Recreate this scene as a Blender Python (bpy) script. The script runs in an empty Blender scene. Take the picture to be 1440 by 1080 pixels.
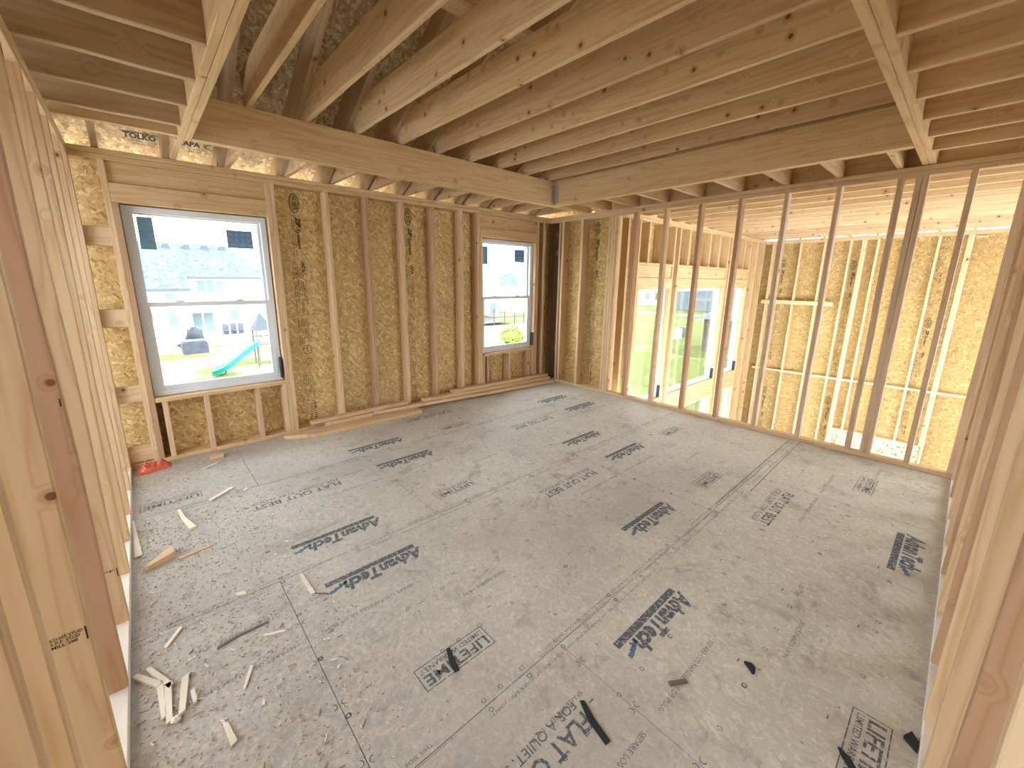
import bpy, math, random
from mathutils import Matrix, Vector, noise
random.seed(7)
SC = bpy.context.scene
COL = SC.collection

# ------------------------------------------------------------------ camera
F, YAW, PIT, ROL, CX, CY, CZ = 573.7143, .7279, .2181, -.0088, 709.7523, 521.4198, 1.5572
cam = bpy.data.cameras.new('camera')
cam.sensor_fit = 'HORIZONTAL'; cam.sensor_width = 36.0
cam.lens = F / 1440 * 36
cam.shift_x = (720 - CX) / 1440
cam.shift_y = (CY - 540) / 1440
cam.clip_start = .02; cam.clip_end = 600
co = bpy.data.objects.new('camera', cam); COL.objects.link(co)
fw = Vector((math.sin(YAW)*math.cos(PIT), math.cos(YAW)*math.cos(PIT), -math.sin(PIT)))
rt = Vector((math.cos(YAW), -math.sin(YAW), 0)); dn = fw.cross(rt)
r1 = rt*math.cos(ROL) + dn*math.sin(ROL); d1 = -rt*math.sin(ROL) + dn*math.cos(ROL)
co.matrix_world = Matrix(((r1.x, -d1.x, -fw.x, 0), (r1.y, -d1.y, -fw.y, 0), (r1.z, -d1.z, -fw.z, CZ), (0, 0, 0, 1)))
SC.camera = co

# ------------------------------------------------------------------ node helpers
class NT:
    def __init__(s, name):
        s.m = bpy.data.materials.new(name); s.m.use_nodes = True
        s.t = s.m.node_tree; s.t.nodes.clear()
        s.out = s.t.nodes.new('ShaderNodeOutputMaterial')
    def n(s, typ, **kw):
        nd = s.t.nodes.new('ShaderNode' + typ)
        ins = kw.pop('ins', {})
        for k, v in kw.items(): setattr(nd, k, v)
        for k, v in ins.items():
            if isinstance(v, bpy.types.NodeSocket): s.t.links.new(v, nd.inputs[k])
            else: nd.inputs[k].default_value = v
        return nd
    def math(s, op, a, b=None, c=None):
        nd = s.t.nodes.new('ShaderNodeMath'); nd.operation = op
        for i, v in enumerate((a, b, c)):
            if v is None: continue
            if isinstance(v, bpy.types.NodeSocket): s.t.links.new(v, nd.inputs[i])
            else: nd.inputs[i].default_value = v
        return nd.outputs[0]
    def vmath(s, op, a, b=None):
        nd = s.t.nodes.new('ShaderNodeVectorMath'); nd.operation = op
        for i, v in enumerate((a, b)):
            if v is None: continue
            if isinstance(v, bpy.types.NodeSocket): s.t.links.new(v, nd.inputs[i])
            else: nd.inputs[i].default_value = v
        return nd.outputs[0]
    def ramp(s, fac, stops, interp='LINEAR'):
        nd = s.t.nodes.new('ShaderNodeValToRGB'); cr = nd.color_ramp; cr.interpolation = interp
        while len(cr.elements) > 1: cr.elements.remove(cr.elements[-1])
        cr.elements[0].position = stops[0][0]; cr.elements[0].color = (*stops[0][1], 1)
        for p, c in stops[1:]:
            e = cr.elements.new(p); e.color = (*c, 1)
        s.t.links.new(fac, nd.inputs[0]); return nd.outputs[0]
    def mix(s, fac, a, b, blend='MIX'):
        nd = s.t.nodes.new('ShaderNodeMix'); nd.data_type = 'RGBA'; nd.blend_type = blend
        for k, v in ((0, fac), (6, a), (7, b)):
            if isinstance(v, bpy.types.NodeSocket): s.t.links.new(v, nd.inputs[k])
            else: nd.inputs[k].default_value = v if k == 0 else (*v, 1)
        return nd.outputs[2]
    def noise(s, vec, scale, detail=2, rough=.5, dist=0):
        nd = s.n('TexNoise', ins={'Scale': scale, 'Detail': detail, 'Roughness': rough, 'Distortion': dist})
        s.t.links.new(vec, nd.inputs['Vector']); return nd.outputs['Fac']
    def voro(s, vec, scale, feature='F1', rnd=1.0):
        nd = s.n('TexVoronoi', feature=feature, ins={'Scale': scale, 'Randomness': rnd})
        s.t.links.new(vec, nd.inputs['Vector']); return nd
    def surf(s, color, rough=.75, bump=None, bstr=.2, bdist=.002, spec=.3):
        b = s.n('BsdfPrincipled')
        for k, v in (('Base Color', color), ('Roughness', rough), ('Specular IOR Level', spec)):
            if isinstance(v, bpy.types.NodeSocket): s.t.links.new(v, b.inputs[k])
            else: b.inputs[k].default_value = (*v, 1) if k == 'Base Color' else v
        if bump is not None:
            bn = s.n('Bump', ins={'Strength': bstr, 'Distance': bdist, 'Height': bump})
            s.t.links.new(bn.outputs[0], b.inputs['Normal'])
        s.t.links.new(b.outputs[0], s.out.inputs[0]); return b

def plain(name, c, rough=.7, spec=.3, metal=0.0, var=0.0):
    t = NT(name)
    if var:
        tc = t.n('TexCoord').outputs['Object']
        f = t.noise(tc, 3.0, 4)
        c2 = tuple(x*(1-var) for x in c); c3 = tuple(min(1, x*(1+var)) for x in c)
        b = t.surf(t.ramp(f, [(.3, c2), (.7, c3)]), rough, spec=spec)
    else:
        b = t.surf(c, rough, spec=spec)
    b.inputs['Metallic'].default_value = metal
    return t.m

def lumber(name, tints, grain_dark=.78, knots=8.0, knot_col=(.17, .08, .035), rough=.7, knot_r=.085):
    t = NT(name)
    tc = t.n('TexCoord').outputs['Object']
    oi = t.n('ObjectInfo').outputs['Random']
    off = t.n('CombineXYZ', ins={0: t.math('MULTIPLY', oi, 37.0), 1: t.math('MULTIPLY', oi, 91.0), 2: t.math('MULTIPLY', oi, 53.0)}).outputs[0]
    p = t.vmath('ADD', tc, off)
    base = t.ramp(t.math('FRACT', t.math('MULTIPLY', oi, 7.31)), tints, 'LINEAR')
    kv = t.voro(p, knots)
    kd = kv.outputs['Distance']
    # grain lines flow round the knots
    warp = t.noise(t.vmath('MULTIPLY', p, (1.2, 5, 5)), 1.0, 2)
    pull = t.math('MULTIPLY', t.math('POWER', t.math('MAXIMUM', t.math('SUBTRACT', 1.0, t.math('MULTIPLY', kd, 3.2)), 0.0), 2.0), .55)
    gsum = t.math('ADD', t.noise(t.vmath('MULTIPLY', p, (.55, 11, 11)), 1.0, 2, .5), t.math('ADD', t.math('MULTIPLY', warp, .35), pull))
    rings = t.math('ABSOLUTE', t.math('SUBTRACT', t.math('FRACT', t.math('MULTIPLY', gsum, 6.5)), .5))
    rings = t.math('MULTIPLY', t.math('POWER', t.math('MULTIPLY', rings, 2.0), 2.5), .8)
    fine = t.noise(t.vmath('MULTIPLY', p, (3, 170, 170)), 1.0, 2)
    dark = t.mix(1.0, base, (grain_dark, grain_dark*.88, grain_dark*.72), 'MULTIPLY')
    c = t.mix(rings, base, dark)
    c = t.mix(t.math('MULTIPLY', fine, .35), c, dark)
    blotch = t.noise(t.vmath('MULTIPLY', p, (1.3, 4, 4)), 1.0, 3)
    c = t.mix(t.math('MULTIPLY', t.math('MAXIMUM', t.math('SUBTRACT', blotch, .5), 0.0), 1.1), c, dark)
    halo = t.n('MapRange', ins={0: kd, 1: knot_r*1.0, 2: knot_r*2.6, 3: .55, 4: 0.0}).outputs[0]
    core = t.n('MapRange', ins={0: kd, 1: knot_r*.72, 2: knot_r*1.08, 3: 1.0, 4: 0.0}).outputs[0]
    rare = t.n('SeparateColor', ins={0: kv.outputs['Color']}).outputs[0]
    gate = t.math('GREATER_THAN', rare, .42)
    c = t.mix(t.math('MULTIPLY', halo, gate), c, (.36, .20, .09))
    c = t.mix(t.math('MULTIPLY', core, gate), c, knot_col)
    t.surf(c, rough, bump=rings, bstr=.08, bdist=.001, spec=.25)
    return t.m

def flakes(name, light, mid, dark, scale=1.0, contrast=1.0, rough=.8, wash=None):
    t = NT(name)
    tc = t.n('TexCoord').outputs['Object']
    oi = t.n('ObjectInfo').outputs['Random']
    p = t.vmath('ADD', tc, t.n('CombineXYZ', ins={0: t.math('MULTIPLY', oi, 13.0), 1: t.math('MULTIPLY', oi, 29.0), 2: t.math('MULTIPLY', oi, 17.0)}).outputs[0])
    wn = t.n('TexNoise', ins={'Scale': 9.0*scale, 'Detail': 1.0}); t.t.links.new(p, wn.inputs['Vector'])
    warp = t.vmath('MULTIPLY', t.vmath('SUBTRACT', wn.outputs['Color'], (.5, .5, .5)), (.10, .10, .10))
    q = t.vmath('ADD', p, warp)
    layers = []
    for ang, st in ((.5, (1, .26, 1)), (-1.0, (1, .22, 1)), (2.2, (1, .3, 1))):
        rot = t.n('VectorRotate', rotation_type='EULER_XYZ', ins={'Rotation': (ang, ang*.7, ang)})
        t.t.links.new(q, rot.inputs['Vector'])
        v = t.voro(t.vmath('MULTIPLY', rot.outputs[0], tuple(x*58*scale for x in st)), 1.0)
        layers.append(t.n('SeparateColor', ins={0: v.outputs['Color']}).outputs)
    pick = t.noise(p, 26*scale, 1)
    a, b, c3 = layers
    f1 = t.math('GREATER_THAN', pick, .53); f2 = t.math('LESS_THAN', pick, .45)
    sel = t.n('Mix', data_type='FLOAT', ins={0: f1, 2: a[0], 3: b[0]}).outputs[0]
    sel = t.n('Mix', data_type='FLOAT', ins={0: f2, 2: sel, 3: c3[0]}).outputs[0]
    fib = t.noise(t.vmath('MULTIPLY', q, (120*scale, 35*scale, 60*scale)), 1.0, 2)
    val = t.math('ADD', t.math('MULTIPLY', sel, .75), t.math('MULTIPLY', fib, .35))
    big = t.noise(p, 2.2, 3)
    val = t.math('ADD', val, t.math('MULTIPLY', t.math('SUBTRACT', big, .5), .35))
    k = contrast
    col = t.ramp(val, [(.5-.42*k, dark), (.5-.12*k, mid), (.5+.12*k, mid), (.5+.42*k, light)])
    if wash: col = wash(t, p, col)
    t.surf(col, rough, bump=val, bstr=.25, bdist=.0015, spec=.2)
    return t.m

TAN = [(0, (0.636, 0.470, 0.275)), (.35, (0.597, 0.431, 0.255)), (.6, (0.497, 0.336, 0.204)), (.8, (0.657, 0.500, 0.315)), (1, (0.566, 0.410, 0.244))]
M_STUD = lumber('stud_wood', [(0, (0.657, 0.491, 0.315)), (.3, (0.616, 0.460, 0.294)), (.45, (0.467, 0.301, 0.194)), (.62, (0.436, 0.275, 0.173)), (.75, (0.676, 0.520, 0.345)), (1, (0.597, 0.431, 0.275))], knots=6.5)
M_JOIST = lumber('joist_wood', TAN, knots=8.5, knot_r=.12)
M_BEAM = lumber('beam_wood', [(0, (0.596, 0.421, 0.235)), (1, (0.636, 0.470, 0.275))], knots=5.5, knot_r=.09)
M_GREY = lumber('weathered_wood', [(0, (0.519, 0.397, 0.293)), (1, (0.601, 0.466, 0.344))], knots=5)
M_RAFT = lumber('rafter_wood', [(0, (0.417, 0.300, 0.183)), (1, (0.517, 0.381, 0.244))], knots=5)
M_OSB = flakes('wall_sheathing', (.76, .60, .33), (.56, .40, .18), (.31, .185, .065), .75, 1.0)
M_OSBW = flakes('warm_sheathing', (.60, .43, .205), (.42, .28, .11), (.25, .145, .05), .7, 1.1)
M_ROOF = flakes('roof_sheathing', (.64, .52, .35), (.42, .31, .18), (.20, .13, .065), .6, 1.0)

def dirt(t, p, col):
    n1 = t.noise(p, 1.1, 5, .6); n2 = t.noise(p, 6.0, 4, .7)
    col = t.mix(t.n('MapRange', ins={0: n1, 1: .44, 2: .68, 3: 0.0, 4: .55}).outputs[0], col, (.30, .265, .235))
    col = t.mix(t.n('MapRange', ins={0: n2, 1: .56, 2: .72, 3: 0.0, 4: .55}).outputs[0], col, (.23, .205, .19))
    sx = t.n('SeparateXYZ', ins={0: t.n('TexCoord').outputs['Object']}).outputs
    # sawdust film trodden into the boards on the left side of the room
    d = t.math('ADD', sx[0], t.math('MULTIPLY', t.math('SUBTRACT', t.noise(p, 1.6, 4, .65), .5), 1.6))
    film = t.n('MapRange', ins={0: d, 1: .3, 2: 1.6, 3: .85, 4: 0.0}).outputs[0]
    grit = t.n('MapRange', ins={0: t.noise(p, 45, 3, .75), 1: .35, 2: .65, 3: .25, 4: 1.0}).outputs[0]
    col = t.mix(t.math('MULTIPLY', film, grit), col, (.315, .305, .30))
    return col
M_FLOOR = flakes('subfloor_panel', (.66, .63, .565), (.535, .505, .445), (.40, .37, .315), 1.15, 1.25, rough=.62, wash=dirt)

def ink(name, c, wear=.45):
    t = NT(name)
    tc = t.n('TexCoord').outputs['Object']
    f = t.n('MapRange', ins={0: t.noise(tc, 60, 4, .7), 1: .36, 2: .56, 3: wear, 4: 0.0}).outputs[0]
    b = t.surf(c, .7)
    tr = t.n('BsdfTransparent'); mx = t.n('MixShader', ins={0: f, 1: b.outputs[0], 2: tr.outputs[0]})
    t.t.links.new(mx.outputs[0], t.out.inputs[0]); return t.m
M_INK = ink('floor_ink', (.095, .115, .15), .85)
M_INKF = ink('faint_floor_ink', (.13, .145, .175), .95)
M_INKB = ink('blue_ink', (.10, .20, .32), .6)
M_INKW = ink('wall_ink', (.035, .025, .012), .3)
M_INKS = ink('stamp_ink', (.03, .025, .02), .3)

M_VINYL = plain('white_vinyl', (.62, .65, .69), .35, .5)
M_BLACK = plain('black_rubber', (.02, .025, .03), .6)
M_STEEL = plain('galvanised_steel', (.42, .42, .36), .45, .5, .6)
M_NAIL = plain('nail_steel', (.25, .25, .25), .4, .5, .8)
def glass():
    t = NT('window_glass')
    lw = t.n('LayerWeight', ins={'Blend': .12})
    fac = t.math('MULTIPLY', lw.outputs['Fresnel'], .5)
    a = t.n('BsdfTransparent', ins={'Color': (.95, .975, .97, 1)}); b = t.n('BsdfGlossy', ins={'Roughness': .02})
    mx = t.n('MixShader', ins={0: fac, 1: a.outputs[0], 2: b.outputs[0]})
    t.t.links.new(mx.outputs[0], t.out.inputs[0]); return t.m
M_GLASS = glass()
def paper(name, c):
    t = NT(name)
    a = t.n('BsdfDiffuse', ins={'Color': (*c, 1)}); b = t.n('BsdfTranslucent', ins={'Color': (*c, 1)})
    mx = t.n('MixShader', ins={0: .55, 1: a.outputs[0], 2: b.outputs[0]})
    t.t.links.new(mx.outputs[0], t.out.inputs[0]); return t.m
M_LABEL = paper('grey_label_paper', (.20, .27, .31))
M_LABELB = paper('blue_label_paper', (.24, .36, .62))
M_LABELL = paper('pale_label_paper', (.42, .50, .66))

# ------------------------------------------------------------------ mesh helpers
def mesh_obj(name, verts, faces, mat, parent=None, smooth=False):
    me = bpy.data.meshes.new(name); me.from_pydata([tuple(v) for v in verts], [], faces); me.update()
    if smooth:
        for p in me.polygons: p.use_smooth = True
    me.materials.append(mat)
    o = bpy.data.objects.new(name, me); COL.objects.link(o)
    if parent is not None: o.parent = parent
    return o

def tag(o, label=None, cat=None, group=None, kind='thing'):
    if label: o['label'] = label
    if cat: o['category'] = cat
    if group: o['group'] = group
    if kind: o['kind'] = kind
    return o

def empty(name, loc=(0, 0, 0)):
    o = bpy.data.objects.new(name, None); o.location = loc; o.empty_display_size = .1
    COL.objects.link(o); return o

def prism_mesh(name, L, W, T, ch=.004, bow=0.0, segs=1, mat=None):
    """lumber stick: length along local X, eased long edges"""
    h, k = W/2, T/2; ch = min(ch, h*.6, k*.6)
    prof = [(-h+ch, -k), (h-ch, -k), (h, -k+ch), (h, k-ch), (h-ch, k), (-h+ch, k), (-h, k-ch), (-h, -k+ch)]
    vs, fs = [], []
    a1, a2 = random.uniform(0, 6), random.uniform(0, 6)
    for i in range(segs+1):
        u = i/segs; x = (u-.5)*L; e = math.sin(math.pi*u)
        by = bow*e*(math.sin(a1+u*5)*.6+math.sin(a1*2+u*13)*.4); bz = bow*e*(math.sin(a2+u*6)*.6+math.sin(a2*3+u*11)*.4)
        for (y, z) in prof: vs.append((x, y+by, z+bz))
    for i in range(segs):
        for j in range(8):
            a = i*8+j; b = i*8+(j+1) % 8
            fs.append((a, b, b+8, a+8))
    fs.append(tuple(range(7, -1, -1))); fs.append(tuple(segs*8+j for j in range(8)))
    me = bpy.data.meshes.new(name); me.from_pydata(vs, [], fs); me.update()
    if mat: me.materials.append(mat)
    return me

def board(name, x0, x1, y0, y1, z0, z1, mat, axis=None, parent=None, bow=0.0, ch=.003):
    d = (x1-x0, y1-y0, z1-z0)
    if axis is None: axis = d.index(max(d))
    c = Vector(((x0+x1)/2, (y0+y1)/2, (z0+z1)/2))
    if axis == 0: L, W, T, R = d[0], d[1], d[2], Matrix.Identity(4)
    elif axis == 1: L, W, T, R = d[1], d[0], d[2], Matrix.Rotation(math.pi/2, 4, 'Z')
    else: L, W, T, R = d[2], d[1], d[0], Matrix.Rotation(-math.pi/2, 4, 'Y')
    me = prism_mesh(name, L, W, T, ch, bow, 10 if bow else 1, mat)
    o = bpy.data.objects.new(name, me); COL.objects.link(o)
    o.matrix_world = Matrix.Translation(c) @ R
    if parent is not None: o.parent = parent
    return o

class MB:
    def __init__(s): s.v, s.f = [], []
    def box(s, x0, x1, y0, y1, z0, z1):
        n = len(s.v)
        s.v += [(x, y, z) for z in (z0, z1) for y in (y0, y1) for x in (x0, x1)]
        s.f += [tuple(n+i for i in q) for q in ((0, 2, 3, 1), (4, 5, 7, 6), (0, 1, 5, 4), (2, 6, 7, 3), (0, 4, 6, 2), (1, 3, 7, 5))]
        return s
    def add(s, vs, fs):
        n = len(s.v); s.v += [tuple(v) for v in vs]; s.f += [tuple(n+i for i in f) for f in fs]; return s
    def poly_extrude(s, pts, d):
        """closed polygon (3D points) extruded by vector d"""
        n = len(pts); d = Vector(d); P = [Vector(p) for p in pts]
        s.add(P+[p+d for p in P], [tuple(range(n-1, -1, -1)), tuple(range(n, 2*n))]+[(i, (i+1) % n, n+(i+1) % n, n+i) for i in range(n)])
        return s
    def tube(s, pts, rad, seg=8):
        pts = [Vector(p) for p in pts]; n0 = len(s.v)
        for i, p in enumerate(pts):
            d = (pts[min(i+1, len(pts)-1)]-pts[max(i-1, 0)]).normalized()
            u = d.orthogonal().normalized(); w = d.cross(u)
            r = rad[i] if isinstance(rad, (list, tuple)) else rad
            for j in range(seg):
                a = 2*math.pi*j/seg; s.v.append(tuple(p+u*math.cos(a)*r+w*math.sin(a)*r))
        for i in range(len(pts)-1):
            for j in range(seg):
                a = n0+i*seg+j; b = n0+i*seg+(j+1) % seg
                s.f.append((a, b, b+seg, a+seg))
        s.f.append(tuple(n0+j for j in range(seg-1, -1, -1))); s.f.append(tuple(n0+(len(pts)-1)*seg+j for j in range(seg)))
        return s
    def blob(s, c, r, seg=10, rings=7, jit=.0, seed=0):
        n0 = len(s.v); c = Vector(c); r = Vector(r)
        for i in range(rings+1):
            t = math.pi*i/rings
            for j in range(seg):
                a = 2*math.pi*j/seg
                d = Vector((math.sin(t)*math.cos(a), math.sin(t)*math.sin(a), math.cos(t)))
                k = 1+jit*noise.noise(d*2.3+Vector((seed, seed*1.7, 0)))
                s.v.append((c.x+d.x*r.x*k, c.y+d.y*r.y*k, c.z+d.z*r.z*k))
        for i in range(rings):
            for j in range(seg):
                a = n0+i*seg+j; b = n0+i*seg+(j+1) % seg
                s.f.append((a, a+seg, b+seg, b))
        return s
    def build(s, name, mat, parent=None, smooth=False): return mesh_obj(name, s.v, s.f, mat, parent, smooth)

def wall_with_holes(name, u0, u1, v0, v1, holes, fn, mat):
    """sheet with rectangular openings; fn(u,v,w) -> xyz, w = 0..1 across the thickness"""
    us = sorted({u0, u1, *[h[0] for h in holes], *[h[1] for h in holes]})
    vs = sorted({v0, v1, *[h[2] for h in holes], *[h[3] for h in holes]})
    us = [u for u in us if u0 <= u <= u1]; vs = [v for v in vs if v0 <= v <= v1]
    b = MB()
    def hole(i, j):
        if i < 0 or j < 0 or i >= len(us)-1 or j >= len(vs)-1: return True
        cu, cv = (us[i]+us[i+1])/2, (vs[j]+vs[j+1])/2
        return any(h[0] < cu < h[1] and h[2] < cv < h[3] for h in holes)
    for i in range(len(us)-1):
        for j in range(len(vs)-1):
            if hole(i, j): continue
            a, c, d, e = us[i], us[i+1], vs[j], vs[j+1]
            for w in (0, 1): b.add([fn(a, d, w), fn(c, d, w), fn(c, e, w), fn(a, e, w)], [(0, 1, 2, 3)])
            if hole(i-1, j): b.add([fn(a, d, 0), fn(a, e, 0), fn(a, e, 1), fn(a, d, 1)], [(0, 1, 2, 3)])
            if hole(i+1, j): b.add([fn(c, d, 0), fn(c, e, 0), fn(c, e, 1), fn(c, d, 1)], [(0, 1, 2, 3)])
            if hole(i, j-1): b.add([fn(a, d, 0), fn(c, d, 0), fn(c, d, 1), fn(a, d, 1)], [(0, 1, 2, 3)])
            if hole(i, j+1): b.add([fn(a, e, 0), fn(c, e, 0), fn(c, e, 1), fn(a, e, 1)], [(0, 1, 2, 3)])
    return tag(b.build(name, mat), kind='structure')

_tc = {}
def text_geo(s, size, bold=0.0, shear=0.0):
    key = (s, round(size, 4), bold, shear)
    if key not in _tc:
        cu = bpy.data.curves.new('lettering', 'FONT'); cu.body = s; cu.size = size; cu.offset = bold; cu.shear = shear
        cu.resolution_u = 2; cu.align_x = 'LEFT'; cu.align_y = 'BOTTOM_BASELINE'
        o = bpy.data.objects.new('lettering', cu); COL.objects.link(o)
        dg = bpy.context.evaluated_depsgraph_get(); dg.update()
        me = bpy.data.meshes.new_from_object(o.evaluated_get(dg))
        _tc[key] = ([v.co.copy() for v in me.vertices], [tuple(p.vertices) for p in me.polygons])
        bpy.data.objects.remove(o); bpy.data.curves.remove(cu); bpy.data.meshes.remove(me)
    return _tc[key]

class Print(MB):
    """flat printing in its own (u right, v up) plane"""
    def text(s, st, u, v, h, w=None, bold=0.0, shear=0.0, rot=0.0):
        vs, fs = text_geo(st, 1.0, bold, shear)
        xs = [q.x for q in vs]; ys = [q.y for q in vs]
        if not xs: return s
        x0, x1 = min(xs), max(xs); sy = h/.7; sx = sy if w is None else w/(x1-x0)
        c, r = math.cos(rot), math.sin(rot)
        out = []
        for q in vs:
            a, b = (q.x-x0)*sx, q.y*sy
            out.append((u+a*c-b*r, v+a*r+b*c, 0))
        return s.add(out, fs)
    def rect(s, u0, u1, v0, v1): return s.add([(u0, v0, 0), (u1, v0, 0), (u1, v1, 0), (u0, v1, 0)], [(0, 1, 2, 3)])
    def frame(s, u0, u1, v0, v1, t):
        s.rect(u0, u1, v0, v0+t); s.rect(u0, u1, v1-t, v1); s.rect(u0, u0+t, v0+t, v1-t); return s.rect(u1-t, u1, v0+t, v1-t)
    def ring(s, u, v, ru, rv, t, n=24, a0=0.0, a1=None):
        a1 = a0+2*math.pi if a1 is None else a1
        vs, fs = [], []
        for i in range(n+1):
            a = a0+(a1-a0)*i/n
            vs += [(u+ru*math.cos(a), v+rv*math.sin(a), 0), (u+(ru-t)*math.cos(a), v+(rv-t)*math.sin(a), 0)]
        for i in range(n): fs.append((2*i, 2*i+2, 2*i+3, 2*i+1))
        return s.add(vs, fs)
    def line(s, u0, v0, u1, v1, t):
        d = Vector((u1-u0, v1-v0, 0)).normalized(); n = Vector((-d.y, d.x, 0))*t/2
        a, b = Vector((u0, v0, 0)), Vector((u1, v1, 0))
        return s.add([a-n, b-n, b+n, a+n], [(0, 1, 2, 3)])
    def place(s, name, mat, origin, right, up, parent=None):
        right, up = Vector(right), Vector(up); nr = right.cross(up)
        M = Matrix(((right.x, up.x, nr.x, origin[0]), (right.y, up.y, nr.y, origin[1]), (right.z, up.z, nr.z, origin[2]), (0, 0, 0, 1)))
        o = s.build(name, mat); o.matrix_world = M
        if parent is not None:
            o.parent = parent
            if parent.type == 'EMPTY' or True: o.matrix_parent_inverse = parent.matrix_world.inverted()
        return o

ORD = ['', 'first', 'second', 'third', 'fourth', 'fifth', 'sixth', 'seventh', 'eighth', 'ninth', 'tenth', 'eleventh', 'twelfth',
       'thirteenth', 'fourteenth', 'fifteenth', 'sixteenth', 'seventeenth', 'eighteenth', 'nineteenth', 'twentieth']
bpy.context.view_layer.update()

# ------------------------------------------------------------------ measured frame of the room
YA, XR, XL, YR = 4.379, 4.786, -.226, -.14
XC, YB = 10.84, 3.227
ZB, ZT = 2.394, 2.470
D6, D4, TK = .140, .089, .038
S1 = .949

# ------------------------------------------------------------------ subfloor, made of tongue-and-groove sheets
fb = MB()
rows = [(S1-1.2192*4, 0), (S1-1.2192*3, 1.2), (S1-1.2192*2, 0), (S1-1.2192, 1.18), (S1, .358), (S1+1.2192, 1.33), (S1+2.4384, .5)]
gap = .0016
for (ry, bx) in rows:
    y0 = max(ry, -4.0); y1 = min(ry+1.2192, YA+D6)
    if y1 <= y0: continue
    x = bx-2.4384*3
    while x < XR+D4:
        a, b = max(x, -3.2), min(x+2.4384, XR+D4)
        if b > a+.01: fb.box(a+(gap if a > -3.2 else 0), b-(gap if b < XR+D4 else 0), y0+gap, y1-gap, -.018, 0)
        x += 2.4384
fb.box(-3.2, XR+D4, -4.0, YA+D6, -.30, -.019)
floor = tag(fb.build('floor', M_FLOOR), kind='structure')
FR, FU = (-1, 0, 0), (0, -1, 0)
ZP = .0009
def floor_print(p, x, y, mat=None, name='floor_print'): return p.place(name, mat or M_INK, (x, y, ZP), FR, FU, floor)

def advantech(x, y, bx=.53):
    p = Print()
    p.rect(.02, .53, -.034, .0)                      # solid band the lettering stands on
    floor_print(p, x, y, M_INK)
    q = Print().text('AdvanTech', .0, .014, .080, .455, bold=.048, shear=.25)
    q.rect(.462, .474, .010, .022)
    floor_print(q, x, y, M_INK)
    r = Print()
    for k in range(3):
        r.add([(.43+k*.03, .012+.012*k, 0), (.47+k*.03, .02+.010*k, 0), (.475+k*.028, .045+.008*k, 0), (.44+k*.03, .034+.012*k, 0)], [(0, 1, 2, 3)])
    floor_print(r, x, y, M_INKB)
for (x, y) in [(1.01, 2.40), (1.055, 1.955), (1.80, 3.575), (1.86, 3.11), (3.45, 2.405), (3.50, 1.935), (2.655, 1.215), (1.885, .757), (3.47, .028), (4.27, 3.535), (4.30, 3.09)]:
    advantech(x, y)
def lifetime(x, y):
    p = Print().frame(0, .345, 0, .112, .004)
    p.text('LIFETIME', .018, .050, .048, .31, bold=.02)
    p.text('LIMITED WARRANTY', .018, .016, .022, .31, bold=.01)
    floor_print(p, x, y)
for (x, y) in [(.975, 1.25), (1.79, 2.43), (3.425, 1.225), (1.81, .038), (2.58, 3.58), (.16, 3.60), (4.25, 1.95), (4.28, .36)]:
    lifetime(x, y)
def flatout(x, y):
    p = Print().text('FLAT OUT BEST', 0, .052, .062, .60, bold=.02)
    p.text('TM', .61, .09, .012)
    p.text('FOR A QUIET, STIFF FLOOR', 0, .0, .034, .60, bold=.005)
    floor_print(p, x, y)
for (x, y) in [(2.66, 1.925), (3.49, .745), (1.02, .755), (.995, 3.12), (3.44, 3.10), (2.66, 4.05), (4.9-.15, 1.3)][:6]:
    flatout(x, y)
# small instruction rows
def row(txt, x, y, h=.016, w=None, mat=None): floor_print(Print().text(txt, 0, 0, h, w), x, y, mat or M_INKF, 'floor_print')
LOS = 'SEPARE LOS PANELES 1/8 DE PULG'
SPA = 'SPACE PANELS 1/8 IN'
for (bx, y) in [(1.18, S1-.43), (.358+.0, S1+.75), (2.797, S1+.75), (3.62, S1-.43), (1.33, S1+1.95), (3.77, S1+1.95)]:
    row(LOS, bx+.52, y, .02, .46); row(LOS, bx-.05, y, .02, .46)
    row(SPA, bx+.95, y-.24, .018, .28); row(SPA, bx-.10, y+.24, .018, .28)
NOTE = 'THIS SIDE DOWN ON SUPPORTS  USE ADHESIVE AND NAIL TO CODE  STAGGER END JOINTS'
for r_ in range(-1, 3):
    ys = S1+1.2192*r_
    for x in (.3, 1.9, 3.3, 4.6):
        if r_ == -1: continue
        row(NOTE, x, ys-.035, .012, 1.15); row(NOTE, x+.25, ys+.028, .012, 1.05)
# nailing marks: circles every 16", hexagons every 19.2", squares every 24", in rows a foot apart
nm = Print(); nl = Print()
for k in range(-3, 12):
    y = S1+.3048*k
    if not (-.1 < y < 4.2): continue
    seam = (k % 4 == 0)
    for yy in ((y-.022, y+.022) if seam else (y,)):
        for i in range(14):
            for (x, typ) in ((.774-.4064+.4064*i, 0), (.858-.4877+.4877*i, 1), (.975-.6096+.6096*i, 2)):
                if not (-.15 < x < 4.7) or random.random() < .1: continue
                if typ == 0: nm.ring(-x, -yy, .0095, .0095, .003, 14)
                elif typ == 1: nm.ring(-x, -yy, .0105, .0105, .003, 6)
                else: nm.frame(-x-.010, -x+.010, -yy-.009, -yy+.009, .0028)
        if seam:
            u = 0.0
            while u < 4.7:
                l = random.uniform(.05, .3)
                if random.random() < .55: nl.rect(-u-l, -u, -yy-.001+(.03 if yy > y else -.03), -yy+.001+(.03 if yy > y else -.03))
                u += l+.03
    if not seam:
        for i in range(9):
            nm.rect(-.47-.61*i-.012, -.47-.61*i+.012, -y-.06, -y-.055)
nm.place('nailing_mark', M_INK, (0, 0, ZP), (-1, 0, 0), (0, -1, 0), floor)
nl.place('edge_line', M_INKF, (0, 0, ZP), (-1, 0, 0), (0, -1, 0), floor)
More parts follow.
